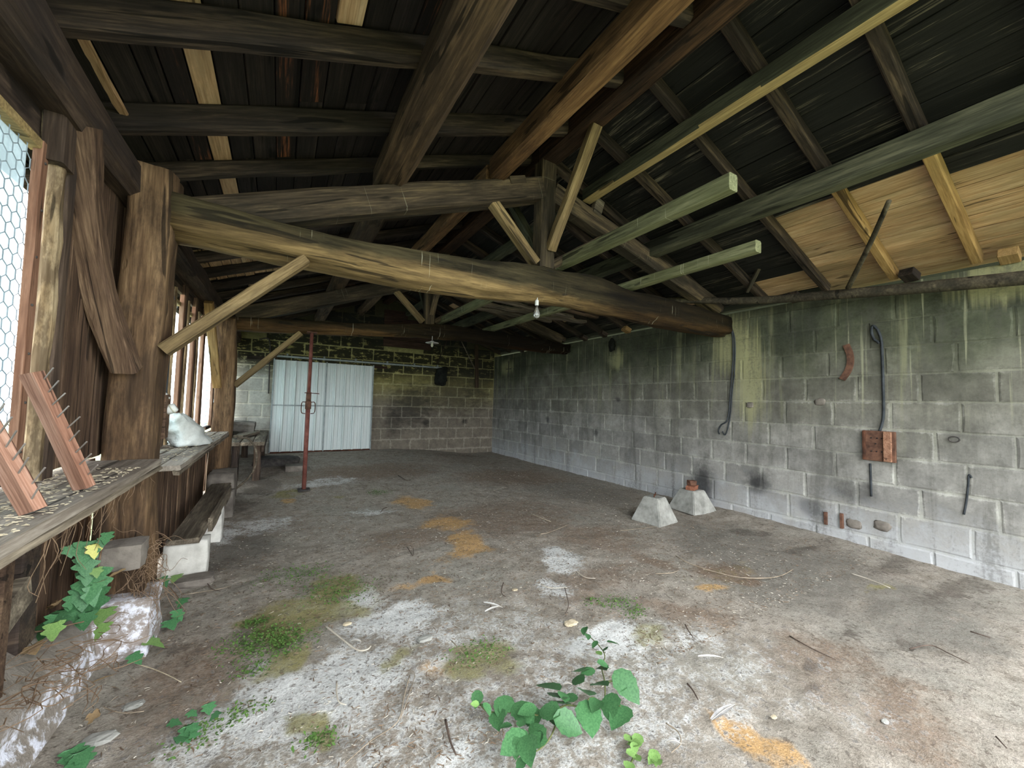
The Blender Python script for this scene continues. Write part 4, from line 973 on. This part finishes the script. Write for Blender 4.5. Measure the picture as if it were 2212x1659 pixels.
# ------------------------------------------------ low trough bench, kerb, stones
tb = thing('trough_bench', 'low plank-topped bench on limewashed blocks below the far shelf', 'bench', (-.6, 3.4, 0))
for i, (x0, x1) in enumerate(((-.58, -.5), (-.5, -.42))):
    pass
obj('seat_board', beam_mesh(1.75, .17, .035, seg=8, jit=.004), M_GREYW, tb, axisM((-.50, 3.38, .265), (-.48, 5.1, .30)))
obj('front_board', beam_mesh(1.1, .03, .10, seg=6, jit=.004), M_GREYW, tb, axisM((-.40, 3.72, .27), (-.38, 4.8, .30)))
obj('support_block', rock_mesh(.24, .14, .28, 3, .06, 4, .85), M_LIMED, tb, T(-.49, 3.47, .115))
obj('support_block', rock_mesh(.20, .16, .3, 5, .08, 4, .85), M_LIMED, tb, T(-.47, 4.25, .12)); obj('support_block', rock_mesh(.22, .2, .3, 6, .08, 4, .85), M_STONE, tb, T(-.46, 5.0, .12))
tag(obj('stone_slab', rock_mesh(.24, .5, .34, 8, .08, 4, .85), M_STONE, None, T(-.5, 5.48, .23)), 'grey stone slab lying beyond the trough bench near the far post', 'stone')
# kerb (chalky footing)
from mathutils import noise as NZ
vs = []; fs = []; NY = 46
prof = [(-1.05, .0), (-1.05, .3), (-.84, .30), (-.75, .25), (-.675, .205), (-.655, .13), (-.64, .06), (-.625, -.04)]
for i in range(NY+1):
    yy = .2+i*(2.42/NY)
    hb = float(np.interp(yy, [1.9, 2.2, 2.45, 2.62], [.45, .38, .28, .22])); zs_ = {1: hb, 2: hb, 3: .5*hb+.105}
    for j, (x, z) in enumerate(prof):
      z = zs_.get(j, z); vs.append((x+.03*NZ.noise(Vector((yy*3, j*.9, 1)))*(j > 1), yy, z+.025*NZ.noise(Vector((yy*4, j*1.3, 5)))*(j > 0)))
n = len(prof)
for i in range(NY):
    for j in range(n-1): fs.append((i*n+j, i*n+n+j, i*n+n+j+1, i*n+j+1))
fs += [tuple(range(n)), tuple(NY*n+j for j in range(n-1, -1, -1))]
kb = tag(obj('concrete_kerb', mesh('kerb', [(a+.8, b-1.4, c) for a, b, c in vs], fs, True), M_KERB, None, T(-.8, 1.4, 0)), 'long chalk-crusted concrete kerb along the foot of the plank wall', 'kerb')
p = at(278, 1295, 'Y', 2.62)
tag(obj('foot_stone', rock_mesh(.25, .26, .30, 21, .14, 5, .75), M_PADS, None, T(-.60, 2.62, .12)), 'chalk-white rough stone at the foot of the nearest post', 'stone')
p = at(268, 1200, 'Y', 2.45)
tag(obj('stone_block', rock_mesh(.15, .14, .11, 22, .10, 3, .8), M_STONE, None, T(p.x-.005, 2.47, p.z)), 'grey squared stone leaning against the nearest post above the ivy', 'stone')
p = ground(420, 1262)
tag(obj('flat_stone', rock_mesh(.2, .14, .06, 23, .15, 3, .6), M_STONE, None, T(p+Vector((0, 0, .02)))), 'flat brown stone on the earth before the limewashed block', 'stone')
tag(box('leaning_board', (-.74, 2.0, .52), (.04, .17, .10), M_GREYW, None, .004, .003, (.3, 0, 0)), 'short grey board end at the left picture edge below the shelf', 'board')

# ------------------------------------------------ far bench and junk
wbn = thing('work_bench', 'heavy old plank bench along the wall left of the metal door', 'bench', (-.35, 6.4, .1))
for i, x in enumerate((-.49, -.35, -.21)):
    obj('bench_plank', beam_mesh(2.1, .135, .05, seg=6, jit=.004), M_GREYW, wbn, axisM((x, 6.35+i*.02, .60), (x, 8.45, .60)))
obj('apron', box_mesh(.03, 2.0, .1, .004, .003), M_PLATE, wbn, T(-.16, 7.4, .53))
for x in (-.47, -.22):
    for y in (6.5, 8.3): beam('leg', (x, y, float(fz(x, y))-.01), (x, y, .575), .09, .08, M_PLATE, wbn, up=(0, 1, 0), seg=3, jit=.004)
tag(obj('stone_block', rock_mesh(.32, .5, .16, 31, .1, 3, .85), M_STONE, None, T(-.5, 8.3, .718) @ Matrix.Rotation(.08, 4, 'Y')), 'pale grey slab lying on the far plank bench', 'stone')
tag(beam('loose_board', (-.48, 6.9, .655), (-.30, 7.6, .66), .12, .04, M_GREYW, seg=4, jit=.005), 'loose weathered board lying askew on the far plank bench', 'board')
hp = [Vector((-.40, 5.62, .74)), Vector((-.30, 5.66, .74)), Vector((-.22, 5.68, .62)), Vector((-.20, 5.68, .45)), Vector((-.26, 5.66, .28)), Vector((-.38, 5.62, .16))]
tag(tube('bark_hoop', hp, .012, M_GREYW), 'curved strip of split bark bowed below the far shelf end', 'hoop')
tag(obj('earth_clod', rock_mesh(.6, .5, .2, 33, .2, 4, .5), M_RUSTD if False else M_IRON, None, T(.02, 7.6, .15)), 'dark heap of earth between the plank bench and the metal door', 'heap')
tag(obj('concrete_slab', rock_mesh(.3, .3, .09, 34, .08, 3, .9), M_STONE, None, T(.28, 7.0, float(fz(.28, 7))+.03)), 'broken grey concrete slab on the earth behind the red prop', 'slab')

# ================================================================== GROUND CLUTTER
def onfloor(pts, h=.006):
    out = []
    for (a, b) in pts:
        p = ground(a, b); out.append(p+Vector((0, 0, h+.012)))
    return out
tw = [
 ([(700, 1357), (735, 1385), (770, 1411), (792, 1411), (801, 1403)], .008, M_CHIP, 'pale hooked stick lying by the moss patch'),
 ([(727, 1480), (727, 1508), (733, 1526), (748, 1531)], .006, M_CHIP, 'short pale curved stick on white crust'),
 ([(885, 1466), (873, 1510), (858, 1568), (800, 1610), (745, 1659)], .004, M_TWIG, 'long thin bent straw-like twig near the bottom edge'),
 ([(962, 1565), (972, 1610), (985, 1642)], .008, M_TWIGD, 'dark short stick near the bottom edge left of the bramble'),
 ([(1460, 1205), (1490, 1222), (1545, 1240), (1600, 1252), (1660, 1253), (1692, 1246), (1713, 1234)], .006, M_TWIG, 'long bowed twig on the bare earth before the plinths'),
 ([(1416, 1244), (1450, 1242), (1466, 1236)], .005, M_TWIG, 'short forked twig left of the long bowed twig'),
 ([(1706, 1380), (1755, 1408), (1806, 1432)], .005, M_TWIGD, 'straight dark twig in the middle of the right floor'),
 ([(1838, 1243), (1880, 1257), (1923, 1275)], .007, M_CHIP, 'pale peeled stick lying near the wall foot'),
 ([(1965, 1408), (2010, 1400), (2050, 1418), (2095, 1440)], .005, M_TWIGD, 'dark crooked twig on the right floor'),
 ([(2096, 1370), (2140, 1384)], .006, M_TWIGD, 'short dark stick toward the right picture edge'),
 ([(2152, 1600), (2175, 1625)], .005, M_TWIGD, 'short dark twig in the bottom right corner'),
 ([(296, 1442), (330, 1452), (365, 1467), (391, 1481)], .004, M_STRAW, 'pale straw stalk lying beside the chalky kerb'),
 ([(235, 1380), (250, 1435), (290, 1475)], .003, M_TWIG, 'thin bent stalk at the kerb end'),
 ([(200, 1500), (215, 1530), (260, 1548), (310, 1545)], .004, M_TWIG, 'thin looped stalk right of the chalky kerb'),
 ([(1168, 1157), (1190, 1152), (1228, 1136)], .005, M_TWIG, 'thin twig on brown earth before the ochre patch'),
 ([(1140, 1110), (1190, 1130)], .004, M_STRAW, 'thin pale stalk right of the ochre patch'),
 ([(880, 1186), (892, 1205), (893, 1188)], .005, M_TWIGD, 'small dark forked twig left of the ochre patch'),
 ([(822, 1110), (828, 1102), (836, 1099)], .006, M_TWIGD, 'tiny dark curved twig beyond the ochre patch'),
 ([(1087, 1264), (1083, 1285), (1092, 1295)], .006, M_TWIGD, 'dark bent twig beside the white feathers'),
 ([(1168, 1268), (1190, 1275), (1225, 1274)], .005, M_CHIP, 'pale curved twig on the chalky patch'),
 ([(1245, 1240), (1265, 1252), (1286, 1254)], .005, M_CHIP, 'pale twig behind the chalky patch'),
 ([(1340, 1150), (1420, 1140)], .004, M_TWIG, 'thin straight twig in front of the nearer plinth'),
 ([(1220, 1275), (1228, 1310), (1222, 1330)], .005, M_TWIGD, 'small dark upright twig behind the bramble'),
 ([(975, 1390), (1003, 1420)], .004, M_TWIG, 'thin short stalk left of the bramble tips'),
 ([(1480, 1355), (1488, 1370), (1497, 1383)], .006, M_TWIGD, 'short thick dark twig on the white crust right'),
 ([(1485, 1485), (1497, 1500), (1508, 1520)], .007, M_TWIGD, 'short dark bark piece near the grey feather'),
 ([(1438, 1570), (1465, 1590), (1470, 1615), (1450, 1635)], .004, M_TWIG, 'thin curling stalk right of the bramble'),
 ([(865, 1560), (895, 1470), (890, 1455)], .003, M_TWIG, 'second thin stalk crossing the long bent twig'),
 ([(430, 1235), (455, 1275), (475, 1282)], .005, M_TWIGD, 'dark thin twig before the limewashed block'),
 ([(395, 1290), (470, 1278), (500, 1270)], .004, M_TWIG, 'thin twig lying right of the ivy'),
 ([(860, 1030), (880, 1042)], .012, M_TWIGD, 'small dark wood lump on the far floor')]
for pts, r, mt, lb in tw: r *= .62; tag(tube('fallen_twig', onfloor(pts, r), r, mt, None, 6, .6, 4), lb, 'twig', 'twigs on the earth floor')
# feathers
def feather(px0, px1, w, mat, label):
    a, b = ground(*px0, .02), ground(*px1, .02); L = (b-a).length; M = axisM(a, b); t = thing('feather', label, 'feather', a, 'feathers on the floor')
    N = 8; vs = []; fs = []
    for i in range(N+1):
        u = i/N; k = w*math.sin(math.pi*min(1, u*.92+.08))**.7*(.9 if u < .9 else .6); z = .006*math.sin(math.pi*u)
        vs += [(u*L, k, z+.004), (u*L, 0, z), (u*L, -k*.8, z+.003)]
    for i in range(N):
        for j in range(2): fs.append((i*3+j, i*3+3+j, i*3+4+j, i*3+1+j))
    obj('vane', mesh('vane', vs, fs, True), mat, t, M); tube('shaft', [a+Vector((0, 0, .001)), (a+b)/2+Vector((0, 0, .009)), b+Vector((0, 0, .004))], .0015, M_CHIP, t, 5)
for f in (((1044, 1302), (1086, 1314), .011, M_FEATH, 'barred white feather crossing another in mid floor'), ((1048, 1322), (1080, 1311), .011, M_FEATH, 'plain white feather under the barred one in mid floor'),
          ((1537, 1556), (1588, 1523), .016, M_FEATHG, 'grey feather standing slightly up right of the bramble'), ((1508, 1419), (1562, 1422), .009, M_FEATH, 'long white feather on the crusted earth right of the bramble tip'),
          ((1442, 1602), (1470, 1608), .012, M_FEATHG, 'small grey feather near the bottom edge'), ((1216, 1480), (1236, 1480), .010, M_FEATHG, 'small feather with dark tip left of the bramble leaves'), ((1592, 1456), (1602, 1466), .007, M_FEATH, 'tiny white feather above the bark crumbs'),
          ((757, 1386), (780, 1387), .012, M_FEATHG, 'grey-white feather beside the hooked stick')): feather(*f)
# flat pebbles
for (px, py, s_, lb) in ((1233, 1349, .036, 'flat yellowish stone on the earth behind the bramble'), (917, 1383, .035, 'small flat pale stone left of the bramble'), (1112, 1276, .018, 'ochre crumb of stone by the dark bent twig'), (750, 1350, .02, 'small ochre stone by the moss'), (1672, 1552, .012, 'small white pebble above the ochre crust'), (1912, 1562, .014, 'small pale pebble on the right floor'), (288, 1528, .03, 'grey-white mortar crumb right of the kerb'), (210, 1605, .045, 'flat grey stone at the bottom left beside the kerb')):
    tag(obj('flat_pebble', rock_mesh(s_*2, s_*1.3, s_*.5, px, .25, 3, .2), M_STRAW if 'och' in lb or 'yell' in lb else M_CONC, None, T(ground(px, py, .0)+Vector((0, 0, s_*.12+.004)))), lb, 'pebble', 'pebbles on the floor')

# ---- leaves
def leaf_mesh(n=8, lobes=None, serr=.06, fold=.18, wid=.36):
    """leaf along +X, length 1, folded along the midrib"""
    if lobes: out = lobes
    else:
        out = []
        for i in range(n+1):
            u = i/n; w = wid*math.sin(math.pi*u**.8)**.85*(1+serr*(1 if i % 2 else -1)) if 0 < i < n else 0
            out.append((u, w))
    vs = []; fs = []
    for (u, w) in out: vs.append((u, 0, -.10*u*u))
    m = len(out)
    for sgn in (1, -1):
        b = len(vs)
        for (u, w) in out: vs.append((u-.06*w, sgn*w, -.10*u*u+fold*w-.25*w*w))
        for i in range(m-1):
            q = (i, i+1, b+i+1, b+i); fs.append(q if sgn < 0 else q[::-1])
    me = mesh('leaf', vs, fs, True)
    bm = bmesh.new(); bm.from_mesh(me); bmesh.ops.remove_doubles(bm, verts=bm.verts, dist=1e-4); bm.to_mesh(me); bm.free(); return me
def lm(mat, **k):
    me = leaf_mesh(**k); me.materials.append(mat); return me
IVL = [(0, 0), (-.06, .22), (.02, .46), (.16, .40), (.24, .30), (.36, .50), (.46, .46), (.58, .26), (.78, .17), (1, 0)]
LB = [lm(M_LEAF, n=9, fold=f) for f in (.1, .25, .4)]; LF = [lm(M_LEAFL, n=7, fold=.3)]; LI = [lm(M_IVY, lobes=IVL, fold=f) for f in (.02, .15)]; LIL = [lm(M_LEAFL, lobes=IVL, fold=.1)]; LIY = [lm(M_LEAFY, lobes=IVL, fold=.1)]; LD = [lm(M_DEADL, lobes=IVL, fold=.3)]
def put_leaf(parent, p, size, yaw, pitch, roll, meshes):
    M = T(p) @ Matrix.Rotation(yaw, 4, 'Z') @ Matrix.Rotation(pitch, 4, 'Y') @ Matrix.Rotation(roll, 4, 'X') @ Matrix.Diagonal((size, size, size, 1)) @ T(-.5, 0, 0)
    return obj('leaf', random.choice(meshes), None, parent, M)
K3 = 2.968
def c3(a, b): return (700+a/K3, 1100+b/K3)
BR = [(1650,1050,90),(1690,1080,70),(1670,790,55),(1690,810,45),(1650,840,30),(1740,860,50),(1735,885,45),(1855,895,65),(1760,905,40),(1800,930,45),(1775,1000,90),(1790,1010,60),(1625,1120,90),(1680,1150,120),(1430,1160,150),(1490,1190,120),(1530,1210,80),(1575,1200,75),(1760,1160,110),(1940,1140,150),(1900,1130,80),(1835,1250,130),(1895,1310,140),(1700,1340,160),(1740,1290,90),(1500,1250,120),(1440,1350,120),(1480,1350,80),(1565,1410,140),(1280,1310,140),(1320,1300,110),(1300,1340,90),(1185,1230,90),(1200,1265,80),(1130,1290,90),(1115,1350,110),(1150,1305,60),(1045,1315,60),(980,1220,75),(1015,1240,85),(965,1290,40),(1165,1430,60),(1265,1420,60),(1360,1430,110),(1290,1450,70),(1230,1500,110),(1210,1540,130),(1255,1520,80),(1350,1520,110),(1370,1500,80),(1310,1600,130),(1260,1630,60)]
br = thing('bramble_plant', 'green bramble runner with toothed leaves in the foreground', 'plant', ground(*c3(1800, 1220)))
stems = [[(1800,1210),(1720,1235),(1640,1262),(1540,1290),(1430,1325),(1350,1340),(1250,1310),(1150,1300),(1040,1300),(985,1235)], [(1800,1210),(1800,1130),(1780,1040),(1800,960),(1760,890),(1680,800)], [(1500,1315),(1480,1420),(1440,1520),(1380,1580),(1300,1620)], [(1800,1150),(1860,1150),(1920,1140)], [(1810,1210),(1850,1260),(1900,1310)], [(1240,1480),(1300,1550),(1370,1570)]]
SP = []
for i, sp in enumerate(stems):
    P = [ground(*c3(a, b), .05)+Vector((0, 0, random.uniform(0, .03))) for a, b in sp]; P[0].z = float(fz(P[0].x, P[0].y))+.012 if i < 2 else P[0].z
    tube('stem', P, .0035, M_STEM, br, 5, .6, 4); SP += P
for (a, b, s_) in BR:
    p = ground(*c3(a, b), .07)+Vector((0, 0, random.uniform(-.015, .03))); L = s_/K3*(p-Vector((0, 0, EYE))).length/F_*1.12
    q = min(SP, key=lambda v: (v-p).length); d = p-q; yaw = math.atan2(d.y, d.x) if d.length > .01 else random.uniform(0, 6.3)
    put_leaf(br, p, L, yaw+random.uniform(-.5, .5), random.uniform(-.15, .45), random.uniform(-.5, .5), LF if s_ < 42 else LB)
def c2_(a, b): return (a/K3, 1100+b/K3)
IV = [(540,290,110,0),(605,275,70,2),(550,375,100,0),(580,500,150,0),(530,580,110,0),(590,620,140,0),(520,690,120,0),(550,720,80,0),(650,690,100,1),(740,710,110,1),(800,690,120,1),(830,730,110,0),(760,790,90,0),(640,790,80,1),(310,750,150,0),(340,790,80,1),(370,730,90,0),(30,750,110,0),(80,800,120,0),(60,850,90,0),(990,850,120,1),(950,790,90,0),(840,850,80,0),(1120,445,65,1),(1050,470,70,0),(1160,600,60,0),(1150,680,70,0),(1100,740,80,0),(680,190,60,0),(740,195,50,2),(700,205,50,0),(660,215,50,0),(560,440,80,0),(610,560,100,0),(470,610,80,0),(700,880,70,1),(880,960,70,0),(450,275,60,0),(620,410,50,1)]
iv = thing('ivy_plant', 'ivy with lobed leaves climbing by the nearest post foot', 'plant', ground(*c2_(600, 760)))
IVP = []
for (a, b, s_, c) in IV:
    px, py = c2_(a, b)
    climb = b < 660 and a < 700
    if climb: p = at(px, py, 'Y', 2.36); pit, yw = random.uniform(.9, 1.3), -1.2+random.uniform(-.5, .5)
    elif a < 700: p = at(px, py, 'Z', .31); pit, yw = random.uniform(.3, .8), -1.2+random.uniform(-.8, .8)
    else: p = ground(px, py, .06); pit, yw = random.uniform(.2, .7), -1.1+random.uniform(-.9, .9)
    L = s_/K3*(p-Vector((0, 0, EYE))).length/F_*.86
    put_leaf(iv, p, L, yw, pit, random.uniform(-.3, .3), (LI, LIL, LIY)[c]); IVP.append((p, climb))
for sp in ([(560, 740), (570, 620), (560, 500), (550, 380), (545, 290)], [(560, 620), (620, 420), (660, 230), (720, 195)]):
    tube('stem', [at(*c2_(a, b), 'Y', 2.385) for a, b in sp], .004, M_VINE, iv, 5, .6)
for sp in ([(560, 740), (650, 720), (760, 740), (840, 800), (960, 830)], [(1050, 470), (1120, 540), (1160, 620), (1120, 740)]):
    tube('stem', [ground(*c2_(a, b), .03) for a, b in sp], .004, M_VINE, iv, 5, .6)
for sp in ([(40, 820), (200, 790), (340, 770), (450, 740), (540, 720)],): tube('stem', [at(*c2_(a, b), 'Z', .31) for a, b in sp], .004, M_VINE, iv, 5, .6)
sv = thing('ivy_seedling', 'small ivy seedling flat on the earth right of the kerb', 'plant', ground(*c2_(1220, 1420)))
for (a, b, s_) in ((1210,1440,110),(1250,1400,80),(1340,1280,80),(1130,1370,70),(1240,1310,60),(1370,1330,60),(1180,1460,80),(1260,1440,60)):
    p = ground(*c2_(a, b), .02); put_leaf(sv, p, .7*s_/K3*(p-Vector((0, 0, EYE))).length/F_, random.uniform(-2.5, .5), .2, 0, LI)
sv = thing('ivy_seedling', 'ivy sprig in the bottom left corner beside the kerb', 'plant', ground(*c2_(500, 1610)))
for (a, b, s_) in ((470,1590,110),(520,1620,120),(540,1590,90),(450,1620,80),(500,1570,70)):
    p = ground(*c2_(a, b), .03); put_leaf(sv, p, .7*s_/K3*(p-Vector((0, 0, EYE))).length/F_, random.uniform(-2.5, .5), .25, 0, LI)
ws = thing('pale_weed', 'pale green weed shoot at the bottom edge right of the bramble', 'plant', ground(*c3(1980, 1560)))
for (a, b, s_) in ((1960,1470,55),(1985,1500,55),(2010,1485,60),(1990,1530,45),(1980,1570,55),(2000,1590,50),(1960,1640,60),(2120,1590,60),(2130,1610,55),(2105,1600,50)):
    p = ground(*c3(a, b), .03); put_leaf(ws, p, s_/K3*(p-Vector((0, 0, EYE))).length/F_*1.2, random.uniform(0, 6.3), .2, 0, LF)
tube('stem', [ground(*c3(a, b), .02) for a, b in ((1955, 1655), (1985, 1580), (1985, 1500), (1955, 1460))], .003, M_STEM, ws, 5)
# dead leaves by the kerb
for i, (a, b, lb) in enumerate(((260, 640, 'dry beige leaf standing by the plank wall foot'), (440, 650, 'pale dry leaf just left of the ivy'), (215, 900, 'curled dry leaf on the kerb top'), (660, 460, 'dry yellowish leaf under the squared stone'), (730, 420, 'withered cream leaf on the foot stone'), (320, 620, 'dry brown leaf before the planks'), (190, 1040, 'torn dry leaf lower on the kerb'), (560, 1360, 'small orange dry leaf on the earth beside the kerb'), (670, 1080, 'orange dry leaf beside the kerb end'))):
    p = at(*c2_(a, b), 'Z', .31) if a < 600 and b < 1000 else (at(*c2_(a, b), 'Y', 2.4) if b < 500 else ground(*c2_(a, b), .02))
    o = put_leaf(None, p, random.uniform(.05, .08), random.uniform(0, 6), random.uniform(0, .6), random.uniform(-.5, .5), LD); o.name = 'dead_leaf'; WM[o.name] = o.matrix_basis.copy(); tag(o, lb, 'leaf', 'dead leaves by the kerb')

# ---- uncountable bits, each kind one object
def joined(name, gen, mat, label, cat):
    vs = []; fs = []
    for (v, f) in gen:
        b = len(vs); vs += v; fs += [tuple(i+b for i in q) for q in f]
    o = obj(name, mesh(name, vs, fs), mat); o['kind'] = 'stuff'; return tag(o, label, cat)
def fzz(x, y):
    i = min(max(int((x-gx[0])/.022), 0), nx-1); j = min(max(int((y-gy[0])/.026), 0), ny-1); return Z[i, j]
def sliver(x, y, L, r, yaw, tilt=0., z=None):
    z = fzz(x, y)+r*.6 if z is None else z
    d = Vector((math.cos(yaw), math.sin(yaw), tilt))*L/2; e = Vector((-math.sin(yaw), math.cos(yaw), 0))*r; u = Vector((0, 0, r)); c = Vector((x, y, z)); m = e*random.uniform(-2, 2)
    return [c-d+e, c-d-e, c-d+u, c+m+e, c+m-e, c+m+u, c+d], [(0, 1, 4, 3), (1, 2, 5, 4), (2, 0, 3, 5), (3, 4, 6), (4, 5, 6), (5, 3, 6), (0, 2, 1)]
def litter(n, seed, lo, hi, rr, dens):
    R = random.Random(seed); k = 0
    while k < n:
        x = R.uniform(-.6, 4.6); y = 1.3+7.3*R.random()**1.5
        if R.random() > dens(x, y): continue
        k += 1; yield sliver(x, y, R.uniform(lo, hi)*(1+.12*y), R.uniform(*rr), R.uniform(0, 6.3), R.uniform(-.15, .25))
nd = lambda sd: (lambda x, y: .25+.75*float(sm(.4, .62, vnoise(np.array([x]), np.array([y]), 1.6, sd)))[0] if False else .3+.7*float(sm(.42, .6, vnoise(np.array([x]), np.array([y]), 1.6, sd, 3)[0])))
joined('wood_litter', litter(13000, 1, .008, .032, (.0009, .0024), nd(91)), M_LITTER, 'dark twig and bark crumbs scattered over the earth floor', 'litter')
joined('pale_litter', litter(5200, 2, .005, .02, (.0008, .0022), nd(95)), M_CHIP, 'pale straw and chip crumbs scattered over the earth floor', 'litter')
def bit(p, s_, R):
    a = R.uniform(0, 6.3); t_ = R.uniform(-.6, .6); e1 = Vector((math.cos(a), math.sin(a), t_))*s_; e2 = Vector((-math.sin(a), math.cos(a), R.uniform(-.4, .4)))*s_*.6
    return [p-e1, p+e2, p+e1, p-e2], [(0, 1, 2, 3)]
def mossgen():
    R = random.Random(5)
    for (px, py, rad, n) in ((640, 1245, .16, 420), (740, 1280, .17, 420), (700, 1270, .12, 200), (555, 1345, .05, 200), (585, 1385, .14, 600), (560, 1380, .1, 350), (600, 1400, .1, 300), (690, 1600, .05, 120), (815, 1065, .12, 350), (1335, 1300, .08, 200), (1030, 1410, .1, 220), (545, 1450, .06, 120), (430, 1590, .08, 150), (1370, 1320, .06, 120), (530, 1540, .05, 100), (1280, 1300, .06, 80)):
        c = ground(px, py)
        for _ in range(n):
            r = rad*math.sqrt(R.random())*R.uniform(.5, 1.4); a = R.uniform(0, 6.3); x, y = c.x+r*math.cos(a)*1.5, c.y+r*math.sin(a)
            yield bit(Vector((x, y, fzz(x, y)+R.uniform(.003, .018))), R.uniform(.004, .009), R)
joined('ground_weeds', mossgen(), M_MOSS, 'tiny green weeds and moss tufts on the earth floor', 'weeds')
def sawgen():
    R = random.Random(6)
    for _ in range(620):
        y = R.uniform(1.2, 2.3); x = -.63+.13*R.uniform(-1, 1); yield sliver(x, y, R.uniform(.006, .022), R.uniform(.001, .0025), R.uniform(0, 6.3), .1, .928)
    for _ in range(260):
        y = R.uniform(3.0, 5.2); x = -.6+.14*R.uniform(-1, 1); yield sliver(x, y, R.uniform(.008, .03), R.uniform(.001, .003), R.uniform(0, 6.3), .1, .850)
joined('wood_shavings', sawgen(), M_STRAW, 'pale wood shavings strewn on the shelves', 'shavings')
def vinegen():
    R = random.Random(8)
    for k in range(70):
        P0 = at(R.uniform(285, 350), R.uniform(1160, 1300), 'Y', 2.55); P = [P0]
        for _ in range(4): P.append(P[-1]+Vector((R.uniform(-.05, .05), R.uniform(-.03, .02), R.uniform(-.08, .05))))
        yield tube_data(P, .0014, 4, .6, 3)
    for k in range(45):
        a, b = R.uniform(-20, 220), 0; b = 1400+(200-a)*.35+R.uniform(-40, 90); P0 = at(a, b, 'Z', .31); P = [P0]
        for _ in range(4): P.append(P[-1]+Vector((R.uniform(-.08, .08), R.uniform(-.10, .10), R.uniform(-.012, .012))))
        yield tube_data(P, .0018, 4, .6, 3)
    for k in range(26):
        y = R.uniform(1.5, 2.5); P = [Vector((-.50, y, .88))]
        for _ in range(3): P.append(P[-1]+Vector((R.uniform(-.02, .01), R.uniform(-.05, .05), -R.uniform(.02, .07))))
        yield tube_data(P, .0013, 4, .5, 3)
joined('dry_vines', vinegen(), M_VINE, 'tangle of dry brown vine roots on post foot and kerb', 'vines')
